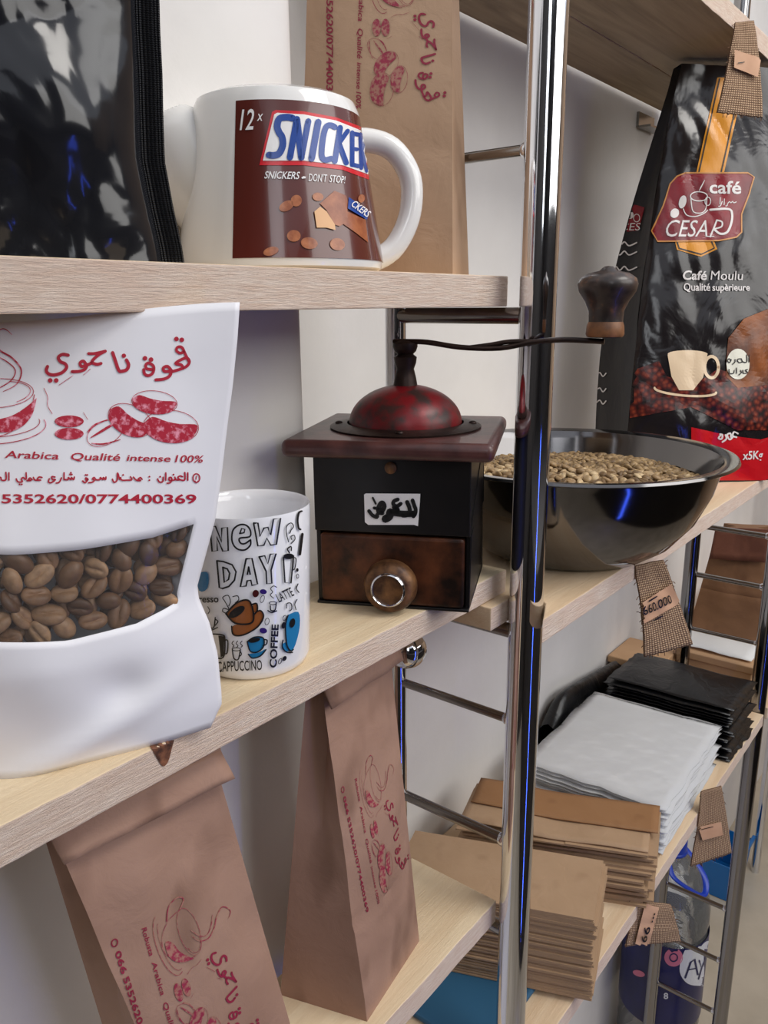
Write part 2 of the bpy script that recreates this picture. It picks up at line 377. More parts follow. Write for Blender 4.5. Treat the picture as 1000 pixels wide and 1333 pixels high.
# ------------------------------------------------------------------ wall bracket
r = root('wall_bracket', 'small grey metal bracket on the wall left of the red-labelled pack', 'bracket', at(840, 165, 1, WY-.002))
o = ORG[r]; MB().box((o.x-.03, WY-.004, o.z-.004), (o.x+.03, WY, o.z+.016)).build('wall_plate', M_chromed, r, smooth=0)
MB().box((o.x-.03, WY-.022, o.z-.006), (o.x+.03, WY-.003, o.z-.003)).build('lip', M_chromed, r, smooth=0)

# ================================================================== the print shared by pouch and kraft bags
def P(x, y): return (x*.28, 430+y*.28)
def shop_name(A, fine):      # hand-lettered, drawn right to left
    L = lambda pts, w, **k: A.line([P(*p) for p in pts], w*fine, **k)
    L([(318, 116), (292, 112), (272, 126), (282, 146), (304, 156), (310, 174), (290, 196), (255, 207), (228, 203), (216, 188), (222, 168)], 4.2)
    for c in ((234, 233), (262, 233)): A.ell(P(*c), 3*fine)
    L([(412, 108), (440, 108), (490, 97)], 3.8); L([(490, 97), (462, 112), (440, 130), (428, 148), (450, 158), (470, 154)], 4)
    L([(428, 150), (405, 160), (388, 143), (373, 152), (380, 168), (402, 164), (396, 180), (372, 190), (336, 192)], 4)
    L([(524, 104), (536, 140), (552, 185), (566, 190), (590, 182), (598, 160), (588, 138)], 4.4); A.ell(P(576, 118), 2.8*fine)
    L([(668, 182), (672, 202), (690, 210), (710, 198), (714, 168), (692, 152), (678, 160), (682, 178), (712, 182)], 3.8)
    for c in ((674, 130), (702, 136)): A.ell(P(*c), 3*fine)
    L([(800, 192), (780, 168), (760, 174), (764, 190), (792, 192), (788, 212), (762, 226), (724, 230)], 4)
    L([(796, 192), (826, 184), (866, 168), (880, 146), (868, 128), (838, 138), (816, 154), (842, 160), (852, 176)], 3.8)
    L([(876, 140), (862, 112), (846, 80), (826, 78), (820, 94), (838, 106), (856, 98)], 3.6)
    for c in ((820, 40), (845, 44)): A.ell(P(*c), 3*fine)
def coffee_print(A, fine=1.0, left=True, name=True):
    L = lambda pts, w, **k: A.line([P(*p) for p in pts], w*fine, **k)
    # the cup
    E = lambda c, rx, ry, w, rot=0, a0=0, a1=360: A.ring(c, rx, ry, w*fine, rot, a0, a1)
    if left:
        E((-6, 512), 50, 19, .9, -.05); A.line([(-56, 514), (-50, 540), (-32, 560), (-6, 568), (18, 560), (38, 540), (45, 514)], 1.1*fine)
        A.poly([(48, 518), (42, 540), (28, 556), (8, 563), (-14, 560), (-6, 548), (16, 541), (34, 530)], 4)
        A.line([(-56, 516), (-70, 504), (-80, 514), (-74, 534), (-50, 546)], 2.2*fine)
        E((-6, 556), 66, 22, 1.1, -.06, -15, 170); E((-6, 552), 58, 17, .9, -.06, -10, 150)
        A.line([(4, 510), (22, 500), (28, 482), (16, 466), (0, 456), (-12, 440), (4, 428), (16, 436)], 2.2*fine, taper=.7)
        A.line([(-6, 508), (14, 496), (20, 482), (8, 470), (-8, 462)], 1.4*fine); E((2, 512), 38, 15, .9, -.1, -70, 60)
    # beans
    def bean(c, rx, ry, rot, fill=True):
        c = P(*c); rx *= .28; ry *= .28; ca, sa = math.cos(rot), math.sin(rot); q = lambda x, y: (c[0]+x*rx*ca-y*ry*sa, c[1]+x*rx*sa+y*ry*ca)
        A.ring(c, rx, ry, .8*fine, rot)
        if fill: A.poly([q(-.98, -.1), q(-.7, -.5), q(-.2, -.3), q(.3, -.2), q(.95, -.2), q(.75, .66), q(.2, .97), q(-.4, .9), q(-.85, .5)], 4)
    bean((718, 335), 106, 54, .1); bean((605, 418), 108, 70, .45); bean((795, 447), 128, 76, .08)
    c = P(488, 478); A.ring(c, 25, 15, .8*fine, -.45); A.line([P(*p) for p in ((420, 500), (470, 470), (520, 440), (560, 425))], 3.4*fine, taper=.8)
    A.line([P(*p) for p in ((405, 475), (440, 440), (500, 415))], 2.4*fine, taper=.7); A.line([P(*p) for p in ((425, 525), (480, 528), (560, 508))], 2*fine, taper=.6)
    for dy, ry in ((-30, 30), (28, 30)):
        c = P(322, 453+dy); A.poly([(c[0]+19*math.cos(t), c[1]+ry*.26*math.sin(t)) for t in [k*.349 for k in range(18)]])
    # stray hair lines
    L([(205, 270), (222, 310), (222, 350), (243, 388)], .8); L([(388, 382), (408, 415)], .6); L([(340, 210), (275, 255)], .7); L([(420, 180), (388, 208)], .7)
def coffee_text(A, fine=1.0, robusta=False, arab=True):
    t = lambda s, x0, y0, x1, y1, h, b=.012, sl=.25: A.text(s, P(x0, y0), P(x1, y1), h*.28, b*fine, sl)
    t('Arabica', 22, 592, 272, 600, 34); t('Qualité', 326, 602, 556, 606, 34); t('intense', 588, 606, 790, 610, 30); t('100%', 812, 612, 940, 614, 34)
    if robusta: t('Robusta', -235, 586, -25, 592, 34)
    t('5352620/0774400369', 8, 803, 912, 803, 42, .022, 0); t('066', -190, 803, -20, 803, 42, .022, 0)
    if robusta: A.ring(P(-255, 785), 7, 6, 2.4*fine)
    if not arab: return
    L = lambda pts, w=2.0, **k: A.line([P(*p) for p in pts], w*fine, **k); D = lambda *cs: [A.ell(P(*c), 1.2*fine) for c in cs]
    A.ring(P(912, 686), 4.4, 5.6, 1.6*fine); A.line([P(912, 678), P(910, 692)], 1.2*fine); A.line([P(906, 700), P(912, 708), P(920, 700)], 1.4*fine)
    L([(872, 662), (872, 696)]); L([(858, 660), (858, 694), (838, 694), (826, 684), (836, 676), (848, 680)]); L([(836, 694), (818, 694), (812, 682)]); D((806, 670))
    L([(812, 694), (800, 696), (796, 684), (786, 684), (786, 696), (796, 698), (790, 708), (776, 710)]); L([(770, 662), (770, 696)]); L([(758, 682), (756, 702), (740, 704), (732, 690)]); D((744, 680))
    D((694, 680), (694, 696))
    L([(660, 692), (652, 684), (642, 692), (654, 698), (634, 696), (620, 682)]); L([(606, 680), (612, 694), (590, 696), (566, 696), (560, 684)]); D((572, 672))
    L([(556, 692), (546, 662), (544, 696), (530, 706), (522, 692)])
    L([(492, 682), (490, 694), (480, 684), (478, 694), (466, 684), (464, 694), (446, 694), (438, 684), (430, 690), (438, 698), (428, 706), (412, 708)]); L([(408, 690), (398, 686), (402, 698), (410, 692), (396, 708), (384, 700)]); D((398, 672), (406, 672))
    L([(346, 682), (342, 694), (332, 684), (330, 694), (318, 684), (316, 694), (302, 694)]); D((326, 670), (334, 670), (330, 662)); L([(298, 662), (298, 694)]); L([(286, 686), (276, 706), (262, 710)])
    L([(256, 682), (242, 680), (244, 692), (258, 694), (238, 708), (226, 704), (230, 690)])
    L([(196, 684), (182, 682), (174, 694), (192, 696), (164, 696), (156, 684)]); L([(150, 694), (140, 686), (134, 694), (146, 698), (126, 698)]); L([(122, 662), (122, 692), (108, 684), (100, 692), (104, 704), (84, 704), (76, 690)]); D((92, 716), (102, 716))
    L([(42, 662), (42, 696)]); L([(28, 660), (28, 694), (8, 696), (4, 684), (-10, 684)])

# ------------------------------------------------------------------ white stand-up pouch
U0, UD, UN = Vector((.2262, .2873)), Vector((-.81, .5864)), Vector((-.5864, -.81))
def pl_uh(x, y, off):
    d = ray(x, y); d2 = Vector((d.x, d.y)); t = (UN.dot(U0)+off)/UN.dot(d2); q = d*t; return (Vector((q.x, q.y))-U0).dot(UD), q.z+.2
redge = sorted([(h, u) for u, h in [pl_uh(x, y, 0) for x, y in ((312, 395), (309, 440), (303, 500), (295, 560), (288, 620), (280, 676), (268, 720), (256, 764), (260, 785), (271, 805), (283, 850), (288, 900), (289, 925))]])
wt = sorted([pl_uh(x, y, .02) for x, y in ((-90, 700), (0, 708), (90, 709), (180, 706), (225, 697), (252, 690))])
wb = sorted([pl_uh(x, y, .024) for x, y in ((-90, 810), (0, 823), (90, 830), (180, 820), (225, 806), (250, 795))])
PH, PL = .2015, .168
def pouch_pt(u, v, back=False):      # u 0..1 from the right seam, v 0..1 from the base
    h = v*(PH-.0075*ss(u/.55)); ur = interp(redge, h); um = lerp(ur, PL, u)
    if h < .012: um += (.012-h)*.5*(1-u)**4 - (.012-h)*.5*u**4
    s = math.sin(math.pi*min(1, max(0, u)))**1.0; prof = interp([(0, .017), (.02, .021), (.05, .027), (.09, .026), (.13, .017), (.17, .009), (.2045, .004)], h)
    d = s*prof*(-.75 if back else 1) + (.0006 if not back else -.0006)
    if not back:
        d += .0026*nz((um, h*.8, 0), 28, 3)*s + .0042*math.exp(-((h-.036+um*.42)/.007)**2)*s*(1-ss((h-.04)/.02)) - .0035*math.exp(-((um-.04)/.012)**2-((h-.034)/.01)**2)
        if h < .004: d += 0
    q = U0+UD*um+UN*d; z = -.2+h+(.010*(1-u)**6+.010*u**6)*(1-ss(h/.03))*0
    return Vector((q.x, q.y, z))
pr = root('coffee_pouch', 'white paper stand-up pouch with red print and a window of coffee beans', 'coffee pouch', (.16, .335, -.2))
def hw(u, tab): return interp(tab, u)
def pgrid():
    NU = 48; us = [0, .012, .025, .035, .045]+[.056+.944*k/NU for k in range(NU+1)]
    rows = []; front = MB(); win = MB(); full = MB()
    nb, nw, nt = 18, 10, 24
    idx = {}
    def hrow(u, j):
        um = lerp(interp(redge, .08), PL, u); b, t = hw(um, wb), hw(um, wt)
        if u < .12: k = ss((u-.07)/.05) if u > .07 else 0
        if j <= nb: return b*j/nb
        if j <= nb+nw: return lerp(b, t, (j-nb)/nw)
        return lerp(t, PH, (j-nb-nw)/nt)
    P_ = [[pouch_pt(u, hrow(u, j)/PH) for u in us] for j in range(nb+nw+nt+1)]
    for mbx in (front, win, full): mbx.v = [p for rw in P_ for p in rw]
    n = len(us)
    for j in range(nb+nw+nt):
        for i in range(n-1):
            f = (j*n+i, j*n+i+1, (j+1)*n+i+1, (j+1)*n+i); full.f.append(f)
            (win if (nb <= j < nb+nw and i >= 5 and us[i] < .93) else front).f.append(f)
    return front, win, full
fr_, wi_, fu_ = pgrid()
def prune(mb):
    used = sorted({i for f in mb.f for i in f}); mp = {k: i for i, k in enumerate(used)}; mb.v = [mb.v[k] for k in used]; mb.f = [tuple(mp[i] for i in f) for f in mb.f]; return mb
prune(fr_); prune(wi_)
fr_.build('front_panel', M_white, pr, smooth=60, solid=.0004); wi_.build('clear_window', M_window, pr, smooth=60)
MB().grid(lambda u, v: pouch_pt(u, v, True), 30, 30).build('back_panel', M_white, pr, smooth=60, solid=.0004)
def gus(u, v):
    a, b = pouch_pt(u, 0), pouch_pt(u, 0, True); q = a.lerp(b, v); q.z += .012*math.sin(math.pi*v)*math.sin(math.pi*u)+.0005; return q
MB().grid(gus, 30, 8).build('base_gusset', M_white, pr, smooth=60)
pb = fu_.bvh()
A = Art(); coffee_print(A); A.cast('printed_drawing', pb, M_redf, pr, .0004)
A = Art(); coffee_text(A); A.cast('printed_lettering', pb, M_red, pr, .0004)
A = Art(); shop_name(A, 1.0); A.cast('printed_shop_name', pb, M_red, pr, .0004)

# ------------------------------------------------------------------ coffee beans
def bean_mesh(name, mat, L, W, T):
    mb = MB().ball((0, 0, 0), (L, W, T), 20)
    for v in mb.v:
        if v.z > 0:
            s = .0007*math.sin(v.x/L*2.4); g = math.exp(-((v.y-s)/(W*.13))**2)*(1-(v.x/L)**4)
            v.z = v.z*.62-g*T*.36
    me = bpy.data.meshes.new(name); me.from_pydata(mb.v, [], mb.f); me.materials.append(mat)
    for p in me.polygons: p.use_smooth = True
    return me
BM = [bean_mesh('coffee_bean', M_bean, .0062, .0046, .0036), bean_mesh('coffee_bean', M_bean, .0056, .0044, .0034), bean_mesh('coffee_bean', M_bean, .0066, .0044, .0038)]
def put_bean(me, pos, rot, label, group, s=1):
    o = bpy.data.objects.new('coffee_bean', me); COL.objects.link(o); o.location = Vector(pos)+Vector((0, 0, H)); o.rotation_euler = rot; o.scale = (s, s, s)
    return tag(o, label, 'coffee bean', group)
face_rot = Vector((UN.x, UN.y, .1)).to_track_quat('Z', 'Y')
rng = random.Random(11)
for layer, dep in ((0, .0052), (1, .0105)):
    row = 0; h = .036
    while h < .112:
        um = .006+(.0048 if (row+layer) % 2 else 0)+rng.uniform(0, .002)
        while um < .125:
            hb, ht = hw(um, wb), hw(um, wt)
            if hb-.003 < h < ht+.005:
                ur = interp(redge, h); u = (um-ur)/(PL-ur)
                if u < .085: um += .004; continue
                fp = pouch_pt(u, h/PH); q = Vector((fp.x-UN.x*dep+rng.uniform(-.0006, .0006), fp.y-UN.y*dep, fp.z+rng.uniform(-.0012, .0012)))
                e = face_rot.to_matrix() @ Matrix.Rotation(rng.uniform(0, 6.28), 3, 'Z') @ Matrix.Rotation(rng.choice([0, 0, .5, -.5, math.pi, 2.7, 1.0])+rng.uniform(-.3, .3), 3, 'X') @ Matrix.Rotation(rng.uniform(-.35, .35), 3, 'Y')
                put_bean(rng.choice(BM), q, e.to_euler(), 'roasted brown coffee bean behind the clear window of the white pouch', 'coffee beans in the white pouch', rng.uniform(.9, 1.12))
            um += rng.uniform(.0098, .0116)
        h += .0082; row += 1

# ------------------------------------------------------------------ kraft bags
def kraft_bag(name, label, FL, FR, BR, BL, TL, TR, z0, mat, flap=.022, gus=.018, seed=1, tdep=.004, fold_h=.08, wr=.003, nflap=None, group=None, fmat=None):
    FL, FR, BR, BL = [Vector((p[0], p[1], z0)) for p in (FL, FR, BR, BL)]; TL, TR = Vector(TL), Vector(TR)
    fn = Vector(((FL+FR)*.5-(BL+BR)*.5)); fn.z = 0; fn.normalize(); c = (FL+BR)*.5
    r = root(name, label, 'paper bag', c, group); hh = (TL.z+TR.z)*.5-z0
    def corner(B, T, s, t): k = t; q = B.lerp(T+fn*tdep*s, k); return q
    def ringpt(p, t):      # p in 0..4: front, right, back, left
        fl, fr_, br, bl = corner(FL, TL, 1, t), corner(FR, TR, 1, t), corner(BR, TR, -1, t), corner(BL, TL, -1, t)
        bul = .007*math.sin(math.pi*min(1, t*1.15))*(1 if t < .87 else 0)
        i = int(p) % 4; k = p-int(p)
        a, b = ((fl, fr_), (fr_, br), (br, bl), (bl, fl))[i]; q = a.lerp(b, k)
        if i == 0: q += fn*bul*math.sin(math.pi*k)
        elif i == 2: q -= fn*bul*math.sin(math.pi*k)
        else:
            inward = ((fl+bl)-(fr_+br)).normalized()*(1 if i == 1 else -1); g = gus*ss((t*hh-fold_h)/(hh*.75))
            q += inward*g*(1-abs(2*k-1))
        n = nz(q, 24, seed)*wr+nz(q, 60, seed+4)*wr*.4
        cr_ = math.exp(-((t*hh-fold_h)/.0024)**2)*.002
        return q+fn*(n-cr_ if i == 0 else -n if i == 2 else 0)*ss(t*12)*(1 if .02 < k < .98 else .4)
    nf, ns, nr = 16, 8, 44; mb = MB(); ps = [i/nf for i in range(nf)]+[1+i/ns for i in range(ns)]+[2+i/nf for i in range(nf)]+[3+i/ns for i in range(ns)]; n = len(ps)
    for j in range(nr+1):
        for p in ps: mb.v.append(ringpt(p, j/nr))
    for j in range(nr):
        for i in range(n): mb.f.append((j*n+i, j*n+(i+1) % n, (j+1)*n+(i+1) % n, (j+1)*n+i))
    mb.f.append(tuple(range(n))); mb.f.append(tuple(nr*n+i for i in range(n)))
    mb.build('bag_body', mat, r, smooth=28)
    if flap:
        a, b = TL+fn*(tdep+.001), TR+fn*(tdep+.001); dn = nflap or (((FL+FR)*.5-(TL+TR)*.5).normalized()); fl = MB(); out = fn
        ex = (b-a).normalized()*.003
        def fp(u, v): return (a-ex).lerp(b+ex, u)+dn*(v*flap)+out*(.0022+.004*v+.002*nz((u*3, v, seed), 1.2))
        fl.grid(fp, 14, 5); fl.grid(lambda u, v: (a-ex).lerp(b+ex, u)+out*(.0022-.0075*v)+Vector((0, 0, .0015*math.sin(math.pi*v))), 14, 3); fl.build('folded_top', fmat or mat, r, smooth=40, solid=.0014)
    return r, mb
def onbag(mapf, r, mb, robusta=True, fine=1.0, mat=None, arab=False):
    A = Art(mapf); coffee_print(A, fine); A.cast('printed_drawing', mb.bvh(), M_redkf, r, .00035)
    A = Art(mapf); coffee_text(A, fine, robusta, arab); A.cast('printed_lettering', mb.bvh(), M_redk, r, .00035)
    A = Art(mapf); shop_name(A, fine); A.cast('printed_shop_name', mb.bvh(), M_redk, r, .00035)
# behind the teapot
FLt, FRt = Vector((.4275, .415)), Vector((.4645, .309)); nn = Vector((.105, .0385)).normalized()*.05
rb, mbb = kraft_bag('kraft_bag', 'brown kraft coffee bag standing behind the white teapot on the top board', FLt, FRt, FRt+nn, FLt+nn, (.4525, .415, .262), (.488, .328, .262), .0183, M_kraft, seed=2, wr=.0016)
onbag(lambda p: (429+(650-p[1])*.72, 50+(p[0]-113)*.607), rb, mbb)
# lower board, standing by the ladder frame
rb, mbb = kraft_bag('kraft_bag', 'brown kraft coffee bag with stained side, standing upright beside the chrome back pole', (.3491, .297), (.4317, .3114), (.4195, .376), (.3275, .3618), (.338, .327, -.224), (.4135, .331, -.222), -.49, M_kraftd, seed=5, flap=.024)
onbag(lambda p: (459+.098*(p[0]-60)-.265*(p[1]-650), 1092+.4885*(p[0]-60)+.294*(p[1]-650)), rb, mbb, fine=.9)
# lower board, leaning
rb, mbb = kraft_bag('kraft_bag', 'brown kraft coffee bag leaning back under the white pouch, top folded over', (.203, .289), (.284, .2895), (.28, .35), (.198, .35), (.153, .322, -.2285), (.2405, .314, -.2285), -.49, M_kraftd, seed=8, flap=.017, wr=.0028)
onbag(lambda p: (153+(p[0]+50)*.193-(p[1]-650)*.612, 1240+(p[0]+50)*.607+(p[1]-650)*.394), rb, mbb)

# ------------------------------------------------------------------ black foil bag (upper left)
B0, BU, BN = Vector((.243, .318)), Vector((-.85, .527)), Vector((-.527, -.85))
redge2 = []
for x, y in ((240, 346), (236, 320), (225, 270), (214, 210), (212, 150), (211, 100), (208, 40), (207, 0), (206, -60), (205, -200)):
    d = ray(x, y); d2 = Vector((d.x, d.y)); q = d*(BN.dot(B0)/BN.dot(d2)); redge2.append((q.z-.0183, (Vector((q.x, q.y))-B0).dot(BU)))
redge2.sort()
def foil_pt(u, v, back=False):
    h = v*.24; ur = interp(redge2, h); um = lerp(ur+.0095, .135, u); s = math.sin(math.pi*u)**.6; pf = interp([(0, .024), (.05, .03), (.12, .026), (.24, .004)], h)
    d = s*pf*(-.5 if back else 1)
    if not back:
        d += s*(.006*nz((um, h*.6, 0), 26, 2)+.0062*abs(nz((um+h*.5, h*.45, .2), 34, 6))+.003*abs(nz((um-h*.3, h*.8, .7), 60, 8))+.0003*nz((um, h, 1), 110, 4))
    q = B0+BU*um+BN*d; return Vector((q.x, q.y, .0183+h))
r = root('foil_coffee_bag', 'shiny black foil bag standing at the left end of the top board', 'coffee bag', (.19, .35, .0183))
MB().grid(foil_pt, 70, 80).build('front_panel', M_foil, r, smooth=60)
MB().grid(lambda u, v: foil_pt(u, v, True), 20, 20).build('back_panel', M_foil, r, smooth=60)
MB().grid(lambda u, v: (lambda a, b: a.lerp(b, v))(foil_pt(u, 0), foil_pt(u, 0, True)), 70, 2).build('base_gusset', M_foil, r)
def seam(u, v):
    h = v*.24; q = B0+BU*(interp(redge2, h)+.0098*u)+BN*(.0004*math.sin(u*40)+.0008); return Vector((q.x, q.y, .0183+h))
n_ = N('ribbed_seam'); n_.base((10, 11, 16)); n_.p(rough=.4); wv = n_.n('ShaderNodeTexWave', bands_direction='Z'); n_.l(n_.coord(), wv.inputs['Vector']); wv.inputs['Scale'].default_value = 350; n_.bump(wv.outputs[1], .6, .0008)
MB().grid(seam, 20, 60).build('side_seam', n_.m, r, solid=.0005)

# ------------------------------------------------------------------ white ceramic teapot with printed wrap
TC = Vector((.3515, .3546, .0183)); th = math.atan2(TC.y, TC.x)
tprof = [(0, 0), (.055, 0), (.0585, .002), (.0595, .006), (.0468, .0855), (.0445, .0905), (.040, .0925), (.035, .0922), (.033, .089), (.051, .01), (0, .008)]
r = root('teapot', 'white conical teapot wrapped in a brown printed chocolate-bar label', 'teapot', TC)
body = MB().lathe(tprof, TC, 96); body.build('body', M_ceram, r, smooth=40)
rtv = Vector((math.sin(th), -math.cos(th), 0)); fwv = Vector((math.cos(th), math.sin(th), 0))
def tp(a, b, z): return TC+rtv*a+fwv*b+Vector((0, 0, z))
sp = [tp(-.018, .004, .030), tp(-.034, .002, .044), tp(-.047, 0, .058), tp(-.057, -.002, .072), tp(-.064, -.003, .086)]
MB().tube(sp, [.032, .0315, .028, .0225, .0165], 32).build('spout', M_ceram, r, smooth=60, subsurf=1)
hp = [tp(.036, .014, .074), tp(.052, .016, .0765), tp(.068, .017, .072), tp(.0785, .017, .058), tp(.080, .017, .042), tp(.076, .016, .027), tp(.067, .014, .014), tp(.054, .012, .007)]
MB().tube([Vector((*q,)) for q in cr([(p.x, p.y, p.z) for p in hp], 5)], .0068, 20).build('handle', M_ceram, r, smooth=60)
tb = MB().lathe(tprof[1:6], TC, 128).bvh()
def C6(p): return (290+p[0]*.21, 110+p[1]*.21)
M_choc = flat('wrap_brown', (92, 38, 30), .18, coat=.4)
h1 = tb.ray_cast(Vector((0, 0, 0)), ray(*C6((92, 100))).normalized())[0]; h2 = tb.ray_cast(Vector((0, 0, 0)), ray(*C6((50, 1078))).normalized())[0]
zt_, zb_ = h1.z-TC.z, h2.z-TC.z; aL = (math.atan2(h1.y-TC.y, h1.x-TC.x)+math.atan2(h2.y-TC.y, h2.x-TC.x))/2 % (2*math.pi)
rz = lambda z: .0595+(.0468-.0595)*(z-.006)/(.0855-.006)+.00022
MB().lathe([(rz(lerp(zb_, zt_, k/6)), lerp(zb_, zt_, k/6)) for k in range(7)], TC, 96, None, aL, aL+2.35).build('printed_wrap', M_choc, r, smooth=60)
A = Art(C6); A.poly([(306, 172), (328, 160), (500, 168), (700, 205), (840, 258), (900, 292), (950, 610), (885, 584), (740, 530), (500, 502), (228, 502)]); A.cast('printed_logo_border', tb, flat('logo_red', (214, 26, 40), .2), r, .0004, 6)
A = Art(C6); A.poly([(320, 188), (338, 178), (500, 188), (700, 226), (836, 280), (900, 316), (940, 580), (880, 552), (740, 502), (500, 474), (250, 474)]); A.text('12', (108, 284), (190, 280), 130, .01, .18); A.text('x', (214, 228), (246, 228), 70, .0, .15)
A.text('SNICKERS', (258, 584), (470, 588), 46, .012, .2); A.poly([(486, 578), (500, 570), (515, 574), (510, 584), (490, 586)]); A.text("DON'T", (530, 600), (640, 606), 48, 0, .05); A.text('STOP!', (658, 606), (752, 614), 46, 0, .05)
A.cast('printed_white', tb, flat('logo_white', (244, 242, 240), .2), r, .0006, 6)
A = Art(C6)
def blk(pts): A.poly(pts)
# blue block letters, drawn as slanted strokes
def S_(pts, w): A.line(pts, w*1.08, 0)
A.line([(432, 212), (400, 206), (352, 215), (338, 262), (350, 300), (368, 330), (372, 380), (350, 430), (318, 442), (288, 440)], 42, 4)
S_([(416, 455), (458, 218)], 36); S_([(458, 218), (486, 455)], 38); S_([(486, 455), (528, 230)], 34)
S_([(548, 462), (588, 236)], 38)
A.line([(690, 268), (668, 256), (640, 262), (622, 310), (610, 400), (612, 452), (632, 470), (668, 462)], 36, 4)
S_([(690, 478), (722, 270)], 32); S_([(706, 380), (768, 290)], 26); S_([(716, 370), (760, 488)], 30)
S_([(796, 300), (796, 500)], 26); S_([(796, 306), (832, 312)], 24); S_([(796, 400), (826, 404)], 22); S_([(796, 498), (834, 508)], 24)
S_([(846, 310), (852, 520)], 22); S_([(850, 320), (872, 350), (856, 410)], 18); S_([(858, 420), (884, 540)], 18)
A.cast('printed_lettering', tb, flat('logo_blue', (28, 70, 152), .2), r, .0008, 6)
for c, rx, ry, rt_ in (((395, 755), 48, 30, -.5), ((455, 722), 34, 36, .4), ((588, 698), 34, 26, .1), ((855, 708), 20, 26, .2), ((440, 940), 42, 36, 0), ((535, 985), 52, 36, .15), ((708, 992), 46, 38, .2), ((300, 1035), 48, 26, -.3)): 
    A = Art(C6); A.ell(c, rx, ry, rt_); A.cast('printed_nut', tb, mottled('nut_print', (190, 120, 78), (150, 84, 52), 180, .25, bump=0), r, .0006, 6)
A = Art(C6); A.poly([(600, 740), (690, 660), (760, 690), (775, 730), (760, 860), (720, 880), (690, 870), (640, 780)]); A.poly([(760, 785), (880, 840), (896, 980), (820, 920), (748, 870)]); A.cast('printed_bar', tb, mottled('bar_print', (176, 104, 64), (140, 72, 42), 120, .25, bump=0), r, .0006, 6)
A = Art(C6); A.poly([(565, 790), (600, 760), (640, 790), (690, 870), (694, 905), (640, 890), (580, 890)]); A.cast('printed_filling', tb, flat('filling_print', (226, 172, 116), .25), r, .0009, 6)
A = Art(C6); A.poly([(775, 700), (900, 790), (886, 840), (768, 770)]); A.cast('printed_bar_label', tb, MATS['logo_blue'], r, .0009, 6)
A = Art(C6); A.text('CKERS', (782, 752), (882, 826), 44, .01, .1); A.cast('printed_bar_lettering', tb, MATS['logo_white'], r, .0013, 6)

# ------------------------------------------------------------------ doodle mug
MC = Vector((.2925, .3302, -.2)); MH = .0935
r = root('mug', 'white mug covered in black, brown and blue coffee doodles', 'mug', MC)
mp = [(0, .002), (.027, .002), (.0285, 0), (.0305, .0015), (.0322, .006), (.0352, MH-.002), (.0348, MH), (.0335, MH-.001), (.0322, MH-.006), (.029, .006), (0, .0045)]
mug = MB().lathe(mp, MC, 96); mug.build('body', M_mug, r, smooth=45)
mth = math.atan2(MC.y, MC.x); mr = Vector((math.sin(mth), -math.cos(mth), 0)); mf = Vector((math.cos(mth), math.sin(mth), 0))
hp = [(-.030, .012, .075), (-.042, .013, .076), (-.052, .014, .062), (-.052, .014, .040), (-.042, .013, .024), (-.029, .012, .020)]
MB().tube([tuple(q) for q in cr([tuple(MC+mr*a+mf*b+Vector((0, 0, z))) for a, b, z in hp], 5)], .0045, 14).build('handle', M_mug, r)
mbv = mug.bvh()
def C2(p): return (250+p[0]*.2025-2, 620+p[1]*.2025)
K = Art(C2); L = lambda pts, w=6, **k: K.line(pts, w*1.35, **k)
# NEW / DAY outlined letters
def outl(*polys):
    for p in polys: L(list(p)+[p[0]], 8, smooth=0)
outl([(130, 325), (165, 318), (205, 420), (205, 330), (240, 325), (246, 475), (212, 478), (172, 385), (178, 475), (145, 480)],
     [(405, 300), (432, 298), (446, 385), (470, 330), (495, 325), (512, 375), (530, 275), (574, 268), (548, 435), (512, 440), (488, 395), (470, 440), (432, 445)],
     [(175, 540), (215, 545), (270, 565), (295, 610), (285, 665), (250, 705), (210, 718), (190, 712)], [(212, 582), (240, 592), (255, 620), (248, 660), (222, 680)],
     [(358, 528), (395, 524), (430, 690), (395, 698), (388, 665), (365, 668), (358, 702), (322, 708)], [(374, 580), (384, 628), (366, 630)],
     [(440, 515), (475, 508), (494, 560), (510, 498), (546, 494), (515, 600), (520, 685), (488, 688), (484, 608)])
L([(386, 405), (384, 440), (350, 470), (300, 462), (270, 415), (275, 345), (315, 310), (358, 312), (384, 345), (380, 385), (318, 395), (322, 425), (350, 430), (386, 405)], 8); L([(318, 365), (345, 360), (350, 338), (330, 332), (318, 365)], 7, smooth=0)
# tall cup with steam
L([(592, 520), (602, 680), (640, 685), (656, 510)], 7, smooth=0); K.ell((626, 512), 34, 18); L([(656, 520), (672, 530), (664, 590), (650, 600)], 5)
L([(625, 420), (612, 370), (612, 320), (640, 298), (656, 320), (640, 345), (632, 365)], 4.5); L([(640, 430), (664, 405), (660, 378), (640, 385), (644, 405)], 4.5); L([(630, 490), (618, 465), (640, 450), (642, 475)], 6)
L([(708, 225), (690, 235), (682, 280), (688, 330), (700, 340)], 9); L([(712, 370), (696, 500)], 12, smooth=0); K.ell((680, 600), 8, 12); K.ring((682, 640), 7, 14, 4)
# lettering
K.text('LATTE', (566, 808), (662, 762), 60, .012); L([(684, 690), (674, 720), (690, 745)], 5)
K.text('resso', (62, 808), (186, 806), 46, .02); K.text('CAPPUCCINO', (180, 1252), (460, 1240), 66, .012); K.text('COFFEE', (548, 1228), (562, 950), 44, .03)
